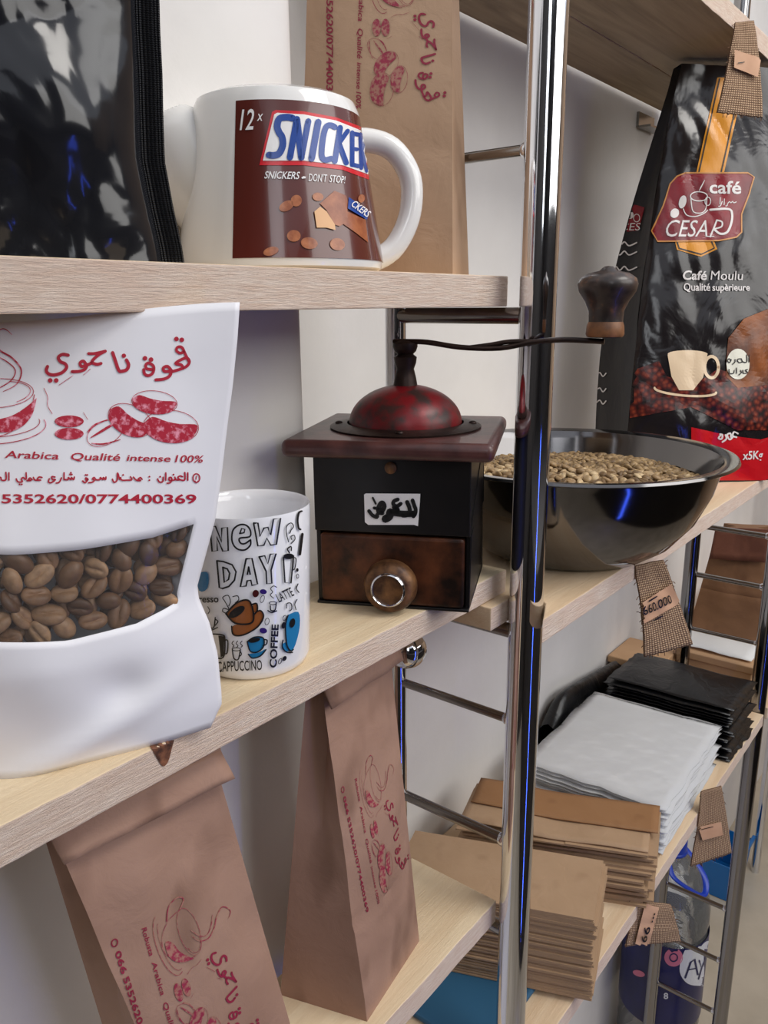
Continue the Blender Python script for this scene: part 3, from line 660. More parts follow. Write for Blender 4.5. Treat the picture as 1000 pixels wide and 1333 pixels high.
# small doodles
L([(510, 830), (514, 858), (540, 856), (548, 808)], 6); L([(495, 860), (520, 872), (550, 862)], 6); K.ring((526, 812), 22, 10, 5); L([(530, 780), (510, 760), (525, 740), (512, 720), (530, 702), (550, 710)], 4)
K.ring((460, 785), 12, 24, 4, .3); K.ring((490, 930), 13, 22, 4, .2); K.ring((600, 908), 10, 18, 4, .3); K.ring((572, 1185), 9, 18, 4, .4); K.ell((600, 1168), 12, 17, .5); K.ell((594, 955), 13, 22, .2)
L([(272, 1105), (282, 1165), (310, 1172), (322, 1112)], 6); K.ring((298, 1108), 26, 10, 5); L([(322, 1120), (330, 1140), (316, 1155)], 5)
for x in (272, 298, 325): L([(x+8, 1055), (x-2, 1070), (x+10, 1085), (x+2, 1095)], 4)
L([(125, 1010), (205, 1015), (225, 1040), (215, 1160), (140, 1155)], 7); K.poly([(185, 1020), (222, 1025), (218, 1150), (200, 1160)]); L([(225, 1050), (244, 1055), (240, 1130), (220, 1135)], 6)
L([(100, 900), (120, 960), (155, 970), (165, 905)], 6); L([(165, 915), (182, 930), (165, 955)], 5); L([(95, 975), (140, 985), (180, 968)], 5); L([(118, 835), (130, 860), (120, 880)], 4)
L([(240, 880), (212, 865), (218, 845), (250, 850), (225, 800), (212, 775), (245, 762), (260, 800), (250, 830)], 4.5); L([(275, 770), (305, 765), (312, 790), (290, 810)], 4.5)
L([(612, 845), (616, 815), (640, 815), (645, 850), (632, 862)], 4.5); L([(672, 855), (664, 820), (678, 790)], 4.5)
# outlines of coloured cups
L([(232, 880), (290, 940), (390, 940), (405, 880), (375, 795), (300, 810), (232, 880)], 8); L([(395, 820), (425, 815), (428, 860), (402, 890)], 7); L([(268, 960), (280, 1015), (345, 1015), (430, 965), (468, 900), (450, 860), (420, 870)], 7)
L([(365, 1060), (385, 1120), (430, 1125), (468, 1090), (466, 1035), (410, 1030), (365, 1060)], 6); L([(470, 1045), (490, 1050), (486, 1075), (466, 1085)], 6); L([(372, 1140), (400, 1165), (450, 1150), (484, 1110)], 6)
L([(622, 890), (606, 960), (615, 1080), (640, 1120), (655, 1110)], 6); L([(590, 1050), (585, 1090), (610, 1125), (650, 1130)], 6)
K.ell((300, 868), 58, 26, -.6); K.ell((412, 1050), 36, 14, -.25); K.ell((650, 940), 16, 30, .2)
K.cast('printed_doodles', mbv, M_black, r, .0008, 7)
K = Art(C2); K.poly([(236, 885), (290, 945), (390, 940), (410, 880), (378, 795), (300, 812)], 3); K.poly([(268, 965), (282, 1018), (350, 1015), (432, 965), (468, 898), (452, 862), (415, 880), (380, 945), (300, 950)], 3); K.ell((415, 845), 16, 30)
K.cast('printed_brown_cup', mbv, flat('doodle_brown', (146, 86, 46), .25), r, .0004, 7)
K = Art(C2); K.poly([(40, 640), (75, 615), (118, 625), (112, 720), (60, 735)], 3); K.cast('printed_blue_cup', mbv, flat('doodle_blue', (38, 120, 172), .25), r, .0004, 7)
K = Art(C2); K.poly([(624, 890), (608, 960), (616, 1080), (640, 1125), (672, 1080), (700, 960), (690, 870)], 3); K.ell((615, 1095), 30, 30); K.cast('printed_blue_cup', mbv, flat('doodle_blue', (38, 120, 172), .25), r, .0004, 7)
K = Art(C2); K.poly([(366, 1062), (385, 1120), (430, 1125), (468, 1090), (464, 1038), (410, 1032)], 3); K.poly([(372, 1140), (400, 1165), (455, 1150), (484, 1108), (440, 1130)], 3)
K.cast('printed_blue_cup', mbv, flat('doodle_blue', (38, 120, 172), .25), r, .0004, 7)
for c_, a_, b_ in (((466, 738), 22, 16), ((466, 988), 24, 18), ((418, 750), 20, 24)):
    K = Art(C2); K.ell(c_, a_, b_, .2); K.cast('printed_bean', mbv, flat('doodle_purple', (52, 34, 110), .25) if a_ != 20 else flat('doodle_maroon', (70, 26, 28), .25), r, .0009, 7)

# ------------------------------------------------------------------ old coffee grinder
GA, GU, GI = Vector((.38, .362)), Vector((.451, -.8925)), Vector((.8925, .451))
def G(u, d, h): q = GA+GU*u+GI*d; return Vector((q.x, q.y, -.2+h))
def gbox(mb, u0, u1, d0, d1, h0, h1):
    mb.add([G(u0, d0, h0), G(u1, d0, h0), G(u1, d1, h0), G(u0, d1, h0), G(u0, d0, h1), G(u1, d0, h1), G(u1, d1, h1), G(u0, d1, h1)],
           [(3, 2, 1, 0), (4, 5, 6, 7), (0, 1, 5, 4), (1, 2, 6, 5), (2, 3, 7, 6), (3, 0, 4, 7)]); return mb
r = root('coffee_grinder', 'old wooden box coffee grinder with red dome and crank handle', 'coffee grinder', G(.0525, .05, 0))
M_gb = mottled('grinder_black', (11, 9, 11), (20, 16, 17), 40, .36, bump=.15, bscale=120)
M_gl = mottled('grinder_lid', (58, 30, 29), (92, 54, 50), 45, .42, bump=.3, bscale=150, coat=.2)
M_dr = mottled('rusted_tin', (28, 16, 11), (112, 62, 36), 34, .38, metal=.3, bump=.5, bscale=160, lo=.4, hi=.72)
M_rust = mottled('rust', (62, 36, 22), (132, 92, 56), 90, .45, metal=.3, bump=.4, bscale=220)
M_dome = mottled('worn_red_enamel', (118, 16, 24), (58, 38, 36), 48, .38, metal=.15, bump=.25, bscale=140, lo=.48, hi=.62)
M_iron = mottled('old_iron', (42, 32, 30), (66, 50, 44), 60, .45, metal=.7, bump=.3)
mb = gbox(MB(), 0, .105, .004, .1, .0525, .105); gbox(mb, 0, .003, .004, .1, 0, .0525); gbox(mb, .102, .105, .004, .1, 0, .0525); gbox(mb, 0, .105, .096, .1, 0, .0525); gbox(mb, 0, .105, 0, .1, 0, .0022)
gbox(mb, 0, .105, 0, .004, .0525, .105)
body = mb; mb.build('body', M_gb, r, smooth=0, bevel=.0008)
dr = gbox(MB(), .0036, .1014, -.001, .09, .0028, .051); d_o = dr.build('drawer', M_dr, r, smooth=0, bevel=.0022)
kc = G(.0536, -.001, .0192); kax = -Vector((GI.x, GI.y, 0))
kn = MB().lathe([(.0001, 0), (.012, 0), (.0165, .002), (.018, .006), (.0175, .011), (.0155, .015), (.0115, .0165), (.011, .0155), (.0001, .0155)], kc, 48, kax).build('knob', M_rust, d_o, smooth=50)
MB().lathe([(.0098, .0155), (.0098, .0178), (.0106, .0186), (.0116, .0178), (.0118, .0158)], kc, 48, kax).build('knob_ring', M_chrome, d_o, smooth=60)
gbox(MB(), -.0165, .1205, -.018, .117, .105, .1168).build('lid', M_gl, r, smooth=50, bevel=.0048, bseg=5)
dc = G(.0535, .05, .1168)
MB().lathe([(0, 0), (.0525, 0), (.053, .0012), (.049, .0024), (.041, .0035)], dc, 64).build('dome_flange', M_iron, r, smooth=40)
prof = [(.0395*math.cos(a), .003+.0265*math.sin(a)) for a in [math.pi/2*k/16 for k in range(16)]]+[(.004, .0296)]
MB().lathe(prof, dc, 64).build('hopper_dome', M_dome, r, smooth=60)
for a in (.5, 2.2, 3.7, 5.3): MB().ball(dc+Vector((.0468*math.cos(a), .0468*math.sin(a), .0028)), (.0028, .0028, .0016), 12).build('flange_screw', M_iron, r)
MB().lathe([(.0085, .028), (.0075, .034), (.006, .040), (.0075, .044), (.008, .048), (.0055, .050), (.0075, .052), (.0085, .055), (.0085, .0575), (.005, .059), (.0001, .060)], dc, 28).build('spindle', M_iron, r, smooth=40)
cz = dc.z+.0585; ce = Vector((.4885, .2105, cz+.0015))
c0 = Vector((dc.x, dc.y, cz)); dirv = ce-c0; pts = [c0-dirv*.06]
for t, dz in ((0, 0), (.12, -.0006), (.3, -.004), (.5, -.0045), (.66, -.0008), (.8, .0006), (.92, 0), (1.0, -.0006)): pts.append(c0+dirv*t+Vector((0, 0, dz)))
MB().tube([tuple(q) for q in cr([tuple(p) for p in pts], 5)], .0034, 14, flat=.52).build('crank_arm', M_iron, r, smooth=60)
mid = [c0+dirv*t+Vector((0, 0, dz)) for t, dz in ((.34, -.0042), (.45, -.0024), (.55, -.0004), (.68, -.0004))]
MB().tube([tuple(q) for q in cr([tuple(p) for p in mid], 4)], .0016, 10).build('crank_rib', M_iron, r)
n_ = N('worn_black_knob'); zc = n_.coord(); sx = n_.n('ShaderNodeSeparateXYZ'); n_.l(zc, sx.inputs[0]); ns = n_.noise(zc, 120, 4)
n_.base(n_.ramp(ns, [(.35, (34, 26, 24)), (.6, (62, 48, 42)), (.78, (120, 80, 52))])); n_.p(rough=.4, coat=.15); n_.bump(ns, .2, .0006)
hk = MB().lathe([(.0001, .004), (.0105, .004), (.011, .008), (.0105, .014), (.0108, .020), (.0135, .026), (.0172, .0315), (.0182, .036), (.0170, .0395), (.0125, .0425), (.0055, .0440), (.004, .0455), (.0025, .0465), (.0001, .0468)], ce+Vector((0, 0, -.002)), 40).build('crank_knob', n_.m, r, smooth=60)
MB().lathe([(.0111, .0045), (.0118, .006), (.0114, .011), (.0106, .0135)], ce+Vector((0, 0, -.002)), 40).build('knob_worn_collar', mottled('worn_wood', (140, 92, 54), (92, 60, 40), 90, .5), hk)
MB().lathe([(.0001, 0), (.0035, 0), (.004, .001), (.0025, .002), (.0001, .0022)], G(.0527, -.0002, .0972), 20, kax).build('screw', M_rust, r)
gb = gbox(MB(), 0, .105, 0, .1, 0, .105).bvh()
def C8(p): return (460+p[0]*.11, 620+p[1]*.11)
A = Art(C8); A.poly([(130, 215), (150, 200), (795, 205), (790, 300), (768, 588), (720, 572), (180, 572), (140, 540)]); st = A.cast('price_sticker', gb, flat('sticker', (248, 244, 242), .5), r, .0006)
A = Art(C8); W_ = lambda pts, w: A.line(pts, w*1.35, 4)
W_([(705, 280), (725, 340), (742, 390), (735, 440), (715, 470)], 34); W_([(640, 300), (665, 360), (672, 420), (640, 455), (590, 460)], 36); W_([(720, 440), (600, 440), (500, 430), (440, 420)], 56)
W_([(565, 320), (520, 350), (480, 330), (485, 290), (530, 270)], 34); W_([(500, 360), (520, 410)], 60); W_([(440, 420), (430, 470), (385, 500)], 70)
W_([(345, 430), (300, 400), (320, 330), (350, 310), (370, 350), (350, 400)], 42); W_([(300, 380), (250, 370)], 26); W_([(190, 405), (230, 455), (285, 480), (290, 440), (340, 420)], 32); W_([(235, 250), (270, 320)], 18)
A.cast('handwriting', gb, M_black, r, .0011)

# ------------------------------------------------------------------ steel bowl with beans
BC = Vector((.66, .31, -.2192)); BR = .14
r = root('steel_bowl', 'wide stainless steel mixing bowl full of greenish coffee beans', 'bowl', BC)
M_steel = flat('brushed_steel', (112, 110, 110), .1, 1)
bp = [(0, 0), (.066, 0), (.074, .002), (.092, .014), (.110, .036), (.122, .062), (.1265, .080), (.1285, .086), (.138, .0872), (.1405, .0885), (.1395, .0905), (.136, .0905), (.1275, .089), (.1245, .082), (.1195, .062), (.108, .038), (.09, .016), (.07, .0035), (0, .002)]
MB().lathe(bp, BC, 128).build('bowl_shell', M_steel, r, smooth=40)
zb = .066
def bz(x, y): rr = math.hypot(x, y); return zb+.008*(1-(rr/.118)**2)+.003*nz((x, y, 0), 30, 5)
BB = [bean_mesh('coffee_bean', M_bean2, .0050, .0037, .0029), bean_mesh('coffee_bean', M_bean2, .0046, .0036, .0027)]
cand = []; y = -.116; k = 0
while y < .116:
    x = -.116+(.0045 if k % 2 else 0)
    while x < .116:
        if math.hypot(x, y) < .1165: cand.append((x+rng.uniform(-.0015, .0015), y+rng.uniform(-.0015, .0015)))
        x += .0088
    y += .0066; k += 1
def seen(c):
    p = Vector((BC.x+c[0], BC.y+c[1], BC.z+bz(*c)+.003)); d = p/p.length
    t = (BC.z+.0905)/d.z; q = d*t; return (Vector((q.x, q.y))-Vector((BC.x, BC.y))).length < BR-.002
NB = 300-sum(1 for o in COL.objects if o.name.startswith('coffee_bean') and o.type == 'MESH')
vis = sorted([c for c in cand if seen(c)], key=lambda c: math.hypot(BC.x+c[0], BC.y+c[1])); rest = [c for c in cand if not seen(c)]+vis[NB:]; vis = vis[:NB]
def bean_rot(): return (rng.choice([0, 0, math.pi, .7])+rng.uniform(-.5, .5), rng.uniform(-.5, .5), rng.uniform(0, 6.28))
for c in vis:
    put_bean(rng.choice(BB), (BC.x+c[0], BC.y+c[1], BC.z+bz(*c)+rng.uniform(-.001, .0022)), bean_rot(), 'greenish brown coffee bean heaped in the steel bowl', 'coffee beans in the steel bowl', rng.uniform(.9, 1.15))
sb = MB(); src = BB[1]; M_bs = mottled('bean_heap', (100, 76, 48), (176, 146, 102), 130, .5, bump=0)
for c in rest:
    mt = Matrix.Translation((BC.x+c[0], BC.y+c[1], BC.z+bz(*c))) @ __import__('mathutils').Euler(bean_rot()).to_matrix().to_4x4()
    sb.add([mt @ v.co for v in src.vertices], [tuple(p.vertices) for p in src.polygons])
sb.grid(lambda u, v: (BC.x+(.119*math.sqrt(1e-6+v))*math.cos(u*6.2832), BC.y+(.119*math.sqrt(1e-6+v))*math.sin(u*6.2832), BC.z+bz(.119*math.sqrt(v)*math.cos(u*6.2832), .119*math.sqrt(v)*math.sin(u*6.2832))-.004), 40, 8)
tag(sb.build('coffee_bean_heap', M_bs, org=BC+Vector((0, 0, zb)), recalc=False), 'bed of greenish coffee beans filling the steel bowl', 'coffee beans', None, 'stuff')

# ------------------------------------------------------------------ black coffee pack with red label
CF, CU, CI = Vector((.95, .373)), Vector((.69, -.724)), Vector((.724, .69)); CW, CD, CH, CZ = .20, .105, .488, -.2192
def cdb(v): return CD+.034*math.sin(math.pi*min(1, v*1.05))**1.2-.028*ss(v)
def cpt(u, v, side=False):     # front: u along CU; side: u 0 front .. 1 back, left gusset
    h = v*CH; tp_ = ss(v)*.5+v*.5; dm = lerp(0, .055, tp_**1.2)
    lean = .058*v**1.8
    if side:
        base = CF+CI*lerp(dm, cdb(v), u)+CU*(lean+.007*math.sin(math.pi*u)*ss((v-.2)/.6)); d = 0
        q = base+CU*(.002*nz((u, h*6, 2), 3, 2)); return Vector((q.x, q.y, CZ+h))
    bul = .018*math.sin(math.pi*u)**.7*interp([(0, .5), (.15, 1), (.6, .8), (1, .05)], v)
    uu = lerp(lean, CW-lean*.4, u)
    wr = (.005*nz((uu, h, 0), 16, 4)+.0045*abs(nz((uu+h*.4, h*.5, 0), 34, 9))+.0002*nz((uu, h, 3), 80, 1))*min(1, math.sin(math.pi*u)**.5+.1)
    q = CF+CU*uu+CI*dm-CI*(bul+wr); return Vector((q.x, q.y, CZ+h-.004*u*v))
r = root('coffee_pack', 'large glossy black ground-coffee pack with red label and printed cup', 'coffee pack', (CF.x+.1, CF.y+.0, CZ))
fr_ = MB().grid(cpt, 50, 90); fr_.build('front_panel', M_cesar, r, smooth=60)
sd_ = MB().grid(lambda u, v: cpt(u, v, True), 12, 60); sd_.build('side_gusset', foil('pack_side', (12, 12, 15), .35, 20, .2), r, smooth=40)
bk = MB().grid(lambda u, v: (lambda q: Vector((q.x, q.y, CZ+v*CH)))(CF+CI*cdb(v)+CU*lerp(.058*v**1.8, CW, u)), 8, 20); bk.build('back_panel', M_cesar, r)
def top_(u, v): a = cpt(u, 1); q = CF+CI*cdb(1)+CU*lerp(.058, CW, u); return a.lerp(Vector((q.x, q.y, CZ+CH)), v)
MB().grid(top_, 12, 4).build('top_seal', M_cesar, r)
fb, sbv = fr_.bvh(), sd_.bvh()
def C7(p): return (820+p[0]*.18, 220+p[1]*.18)
yel = flat('pack_yellow', (226, 150, 30), .3); crim = mottled('pack_crimson', (150, 14, 30), (110, 12, 26), 20, .25, bump=0); gold = flat('pack_gold', (206, 140, 70), .3); wht = flat('pack_white', (232, 226, 222), .35); 
A = Art(C7); A.poly([(480, 30), (632, -660), (832, -660), (680, 30)]); A.cast('printed_ribbon', fb, yel, r, .0006, 6)
A = Art(C7); A.poly([(325, 520), (340, 585), (515, 635), (632, 580), (605, 515)]); A.cast('printed_ribbon_tip', fb, yel, r, .0006, 6)
A = Art(C7)
for p in ([(500, 24), (648, -650)], [(660, 24), (808, -650)], [(342, 530), (356, 575), (515, 618), (612, 572), (590, 525)]):
    A = Art(C7); A.line(p, 9, 0); A.cast('printed_ribbon_edge', fb, M_black, r, .001, 6)
lab = [(400, 30), (850, 30), (895, 60), (860, 180), (805, 330), (805, 460), (770, 495), (640, 520), (200, 525), (160, 450), (240, 270), (290, 110), (340, 55)]
A = Art(C7); A.poly(lab); A.cast('printed_label', fb, crim, r, .0009, 6)
A = Art(C7); A.line(lab+[lab[0]], 10, 0); A.cast('printed_label_border', fb, gold, r, .0013, 6)
A = Art(C7); A.text('café', (572, 176), (800, 180), 92, .02); A.text('CESA', (248, 490), (560, 492), 125, 0, .25)
A.line([(580, 492), (628, 372)], 12, 0); A.line([(628, 372), (664, 385), (660, 420), (606, 436)], 11); A.line([(606, 436), (650, 470), (700, 460), (728, 400), (736, 330), (710, 292), (580, 296)], 16); A.line([(560, 490), (606, 490)], 6, 0)
A.ring((497, 200), 62, 34, 7); A.line([(438, 205), (448, 290), (470, 318), (520, 318), (548, 285), (556, 205)], 7); A.line([(385, 290), (410, 335), (470, 345), (530, 325), (560, 300)], 7); A.ring((562, 235), 20, 30, 6); A.line([(500, 160), (515, 130), (540, 80)], 8, taper=.8)
A.ell((380, 240), 26, 48, .25); A.ell((322, 322), 30, 36, .5)
for p in ([(765, 240), (748, 246), (740, 236), (728, 246), (718, 238), (706, 250), (700, 268), (690, 270)], [(682, 218), (678, 262)], [(664, 238), (652, 268), (640, 272)], [(650, 210), (648, 256)]): A.line(p, 6)
A.text('Café', (378, 800), (552, 802), 66, .022, .08); A.text('Moulu', (582, 802), (812, 804), 68, 0, .08); A.text('Qualité', (386, 880), (580, 882), 56, .016); A.text('supèrieure', (595, 882), (864, 880), 50, .016)
A.cast('printed_lettering', fb, wht, r, .0013, 5)
# printed picture: cup, beans, sack
PX = Art(); 
PX.poly([(815, 505), (830, 480), (858, 470), (868, 490), (905, 500), (935, 480), (975, 495), (1010, 480), (1010, 560), (960, 560), (900, 530), (815, 545)]); 
n_ = N('bean_print'); vo = n_.n('ShaderNodeTexVoronoi'); n_.l(n_.coord(), vo.inputs['Vector']); vo.inputs['Scale'].default_value = 150
n_.base(n_.ramp(vo.outputs['Distance'], [(0, (150, 66, 40)), (.45, (84, 24, 18)), (.8, (24, 8, 8))])); n_.p(rough=.3)
PX.cast('printed_beans', fb, n_.m, r, .0006, 8)
PX = Art(); PX.poly([(945, 470), (948, 440), (968, 415), (1000, 402), (1010, 402), (1010, 500), (960, 505), (945, 490)]); PX.cast('printed_sack', fb, mottled('sack_print', (150, 84, 36), (90, 46, 24), 26, .35, bump=0), r, .0008, 8)
PX = Art(); PX.ring((892, 508), 40, 7, 3, .08, 0, 180); PX.ring((926, 478), 9, 14, 4); PX.poly([(869, 462), (874, 490), (884, 508), (902, 508), (915, 492), (921, 460)]); PX.ell((895, 461), 26, 5); PX.cast('printed_cup', fb, flat('cup_print', (240, 214, 178), .3), r, .001, 6)
PX = Art(); PX.ell((960, 474), 15, 20); PX.cast('printed_badge', fb, flat('badge_print', (240, 238, 220), .3), r, .0014, 5)
PX = Art()
for p_ in ([(974, 462), (974, 471)], [(971, 462), (971, 471), (966, 471), (964, 467)], [(966, 471), (961, 472), (959, 468), (963, 467)], [(956, 468), (956, 471), (953, 474)], [(951, 468), (949, 472), (946, 470), (948, 467), (951, 469)],
           [(972, 481), (969, 482), (972, 485), (967, 486), (966, 482)], [(963, 482), (964, 485), (961, 488)], [(958, 479), (958, 486)], [(955, 482), (954, 486), (949, 486), (948, 481)]): PX.line(p_, 1.3, 4)
PX.cast('printed_badge_lettering', fb, M_black, r, .0019, 5)
PX = Art(); PX.poly([(900, 556), (945, 566), (990, 572), (1010, 566), (1010, 625), (900, 625)]); PX.cast('printed_red_base', fb, flat('pack_red', (196, 20, 30), .3), r, .0008, 8)
PX = Art(); PX.text('x5Kg', (966, 598), (992, 597), 11, .02, .1); [PX.line(p_, 2.2, 4) for p_ in ([(960, 564), (955, 562), (953, 567), (958, 569)], [(953, 569), (949, 572), (946, 566), (950, 564), (951, 569)], [(944, 566), (945, 571), (940, 575)], [(938, 566), (935, 570), (939, 571), (940, 566), (937, 565)])]; PX.cast('printed_weight', fb, wht, r, .0014, 5)
PX = Art(); PX.poly([(818, 264), (840, 270), (832, 300), (808, 303), (800, 300)]); PX.cast('printed_side_label', sbv, crim, r, .0006, 5)
PX = Art(); PX.text('CES', (808, 300), (834, 300), 10, 0, .2); PX.ell((822, 280), 4, 5); PX.ell((816, 286), 3, 4); PX.ring((830, 284), 4, 5, 1)
for y in (318, 330, 350): PX.line([(798, y), (803, y-3), (808, y+2), (814, y-3), (820, y+2), (830, y-2)], 1.8)
for y, s_ in ((488, ''), (508, ''), (524, '')): PX.line([(778, y), (782, y-3), (786, y+2), (790, y-2)], 1.6)
PX.cast('printed_side_lettering', sbv, wht, r, .0011, 5)

# ------------------------------------------------------------------ burlap price tags
def burlap(label, px, Y, card, writing=None, seed=0):
    # px: photo outline top-left, top-right, bottom-right, bottom-left ; hangs on the board edge at depth Y
    A0 = at((px[0][0]+px[1][0])/2, (px[0][1]+px[1][1])/2, 1, Y-.004); tc = -Vector((A0.x, A0.y)).normalized(); nn = (tc*.75+Vector((0, -.7))).normalized()
    def onp(x, y): d = ray(x, y); d2 = Vector((d.x, d.y)); return d*(nn.dot(Vector((A0.x, A0.y)))/nn.dot(d2))
    tl, tr, br, bl = [onp(x, y) for x, y in px]; bow = .006
    def fn(u, v):
        q = tl.lerp(tr, u).lerp(bl.lerp(br, u), v); q = q+Vector((nn.x, nn.y, 0))*(.001+bow*.5*math.sin(math.pi*v)*.6+.002*nz((u*2, v*3, seed), 1.2)+.003*v)
        e = .0011*nz((v*30, u*30, seed), 1.0); return q+Vector((e if u in (0, 1) else 0, 0, e*1.5 if v == 1 else 0))
    W_ = (tr-tl).length*.5+(br-bl).length*.5; H_ = (bl-tl).length; c = fn(.5, 0); r = root('burlap_price_tag', label, 'price tag', c, 'burlap price tags')
    sh = MB().grid(fn, 24, 24, (W_, H_)); sh.build('burlap_cloth', M_burlap, r, solid=.0016)
    th = MB(); rr = random.Random(seed)
    for k in range(34):
        v = rr.random(); side = rr.choice((0, 1, 2)); q = fn(0, v) if side == 0 else fn(1, v) if side == 1 else fn(v, 1)
        d = Vector((rr.uniform(-1, .2) if side == 0 else rr.uniform(-.2, 1) if side == 1 else rr.uniform(-.4, .4), rr.uniform(-.4, .4), rr.uniform(-.6, .3) if side < 2 else -1)).normalized()*rr.uniform(.002, .005)
        th.tube([q, q+d*.6+Vector((0, 0, .0006)), q+d], .00035, 5)
    th.build('frayed_threads', M_burlap, r)['kind'] = 'stuff'
    bv = sh.bvh(); A = Art(); A.poly(card); A.cast('price_card', bv, M_tag, r, .0032, 4)
    if writing:
        A = Art(); writing(A); A.cast('handwriting', bv, M_black, r, .0040, 4)
    return r
def wr1(A): A.line([(958, 83), (966, 82)], 1.2, 0)
burlap('burlap tag with blank tan card hanging from the high shelf before the coffee pack', [(956, 30), (981, 27), (990, 154), (930, 148)], .289, [(955, 66), (988, 77), (984, 101), (953, 89)], wr1, 3)
def wr2(A):
    A.text('660.000', (836, 799), (872, 783), 11, .01, .2); A.line([(842, 781), (852, 775)], 1.6, 0); A.line([(848, 806), (860, 800)], 1.6, 0)
burlap('burlap tag hanging below the steel bowl with its handwritten price 660.000', [(826, 736), (862, 728), (898, 836), (836, 853)], .2405, [(825, 789), (872, 759), (884, 783), (834, 812)], wr2, 5)
def wr3(A): A.line([(905, 1079), (926, 1074)], .9, 0)
burlap('burlap tag with pale card hanging in front of the blue basin', [(912, 1030), (938, 1022), (950, 1108), (897, 1125)], .2515, [(907, 1075), (937, 1068), (940, 1085), (913, 1092)], wr3, 7)
def wr4(A):
    A.text('66 ...', (839, 1224), (851, 1186), 8, .01, 0)
burlap('burlap tag with a sideways price card hanging over the water jug', [(822, 1170), (872, 1176), (884, 1222), (812, 1228)], .2515, [(838, 1174), (856, 1180), (842, 1233), (825, 1226)], wr4, 9)

# ------------------------------------------------------------------ stacks of flat kraft bags
def flat_bag_mesh(C, B, far, t, seed, folded=False):
    # C near-right corner, B far-right corner, far = vector along the bag; local to C
    mb = MB(); w_ = B-C
    def q(u, v, z): p = w_*v+far*u; return Vector((p.x, p.y, z))
    def slab(u0, u1, z0, z1, cut=0):
        mb.add([q(u0, 0, z0), q(u1, 0, z0), q(u1, 1, z0), q(u0, 1, z0), q(u0, 0, z1), q(u1, 0, z1), q(u1, 1, z1), q(u0, 1, z1)], [(3, 2, 1, 0), (4, 5, 6, 7), (0, 1, 5, 4), (1, 2, 6, 5), (2, 3, 7, 6), (3, 0, 4, 7)])
    slab(0, 1, 0, t*.3); slab(.01, 1, t*.34, t*.6); slab(.0, .42, t*.66, t*.94)
    return mb
def stack(C, B, far, z0, n, t, label, top_label, group, seed, mat, jit=.0015, fan=0):
    rr = random.Random(seed); mb = flat_bag_mesh(C, B, far, t, seed); ref = None
    for k in range(n):
        if ref is None:
            mb.v = [v+Vector((C.x, C.y, z0)) for v in mb.v]; o = mb.build('flat_kraft_bag', mat, org=(C.x, C.y, z0), smooth=0); ref = o
        else:
            o = ref.copy(); COL.objects.link(o)
        j = far.normalized()*rr.uniform(-jit, jit)*1.6; j2 = (B-C).normalized()*(rr.uniform(-jit, jit)+fan*math.sin(k*.45))
        o.location = Vector((C.x+j.x+j2.x, C.y+j.y+j2.y, z0+H+k*t*1.04)); o.rotation_euler = (0, 0, rr.uniform(-.006, .006))
        tag(o, top_label if k == n-1 else label, 'paper bag', group)
    return z0+n*t*1.04
C1, B1, F1 = Vector((.6145, .2400)), Vector((.6990, .2665)), Vector((-.077, .1845))
z1 = stack(C1, B1, F1, -.6525, 32, .0028, 'flat kraft bag within the nearer stack behind the front pole', 'topmost flat kraft bag of the nearer stack', 'flat kraft bags in the nearer stack', 3, M_kraft2)
C2_, B2, F2 = Vector((.775, .2440)), Vector((.857, .2700)), Vector((-.088, .195))
z2 = stack(C2_, B2, F2, -.66, 22, .0031, 'flat kraft bag within the farther, untidy stack', 'topmost flat kraft bag of the farther stack', 'flat kraft bags in the farther stack', 5, M_kraft2, .004, .006)
# folded bag lying on the farther stack
r = root('folded_kraft_bag', 'darker folded kraft bag with turned-over flap on the farther stack', 'paper bag', (C2_.x, C2_.y, z2))
w_ = B2-C2_
def fb_(u, v, z): p = C2_+w_*(v*.93+.03)+F2*u; return Vector((p.x, p.y, z))
mb = MB().grid(lambda u, v: fb_(.02+u*.98, v, z2+.0012+.006*ss((u-.45)*2)+.0016*nz((u*3, v*2, 1), 1.5)), 24, 8); mb.build('bag_sheet', M_kraft2, r, solid=.0016)
MB().grid(lambda u, v: fb_(-.02+u*1.0, .42+v*.62, z2+.0040+.003*v*ss(1.2-abs(u-.4))+.007*ss((u-.5)*2)), 24, 8).build('turned_flap', kraft('kraft_paper_dark', (144, 104, 68), (154, 114, 78), (126, 88, 58)), r, solid=.0014)

# ------------------------------------------------------------------ polythene and black bags
def sheet_stack(C, U, V, z0, n, dz, name, mat, label, cat, group, seed, jit, sag=.004, nu=20, nv=14):
    rr = random.Random(seed)
    ref = None
    for k in range(n):
        a = rr.uniform(-jit, jit); b = rr.uniform(-jit, jit); ph = rr.uniform(0, 6)
        if k < 3 or ref is None:
            def fn(u, v):
                p = C+U*u+V*v; e = .0035*nz((u*9, v*9, ph), 1)*(1 if (u in (0, 1) or v in (0, 1)) else 0)
                return Vector((p.x+e, p.y+e, z0+.0018*nz((u*3, v*3, ph), 1.1)+sag*math.sin(math.pi*u)*math.sin(math.pi*v)))
            o = MB().grid(fn, nu, nv).build(name, mat, org=(C.x, C.y, z0), smooth=60, solid=.0008); ref = o
        else:
            o = ref.copy(); COL.objects.link(o)
        o.location = Vector((C.x+a, C.y+b, z0+H+k*dz)); o.rotation_euler = (0, 0, rr.uniform(-.03, .03))
        tag(o, label, cat, group)
M_bag = foil('black_polythene', (10, 11, 13), .35, 40, .6, .003)
sheet_stack(Vector((1.14, .262)), Vector((.12, -.0)), Vector((-.01, .19)), -.6575, 14, .0062, 'black_plastic_bag', M_bag, 'flat black plastic bag in the pile beside the clear sleeves', 'plastic bag', 'black plastic bags in a pile', 4, .006, .006)
r = root('black_bag_bundle', 'long folded bundle of black plastic along the wall behind the clear sleeves', 'plastic bag', (1.1, .485, -.66))
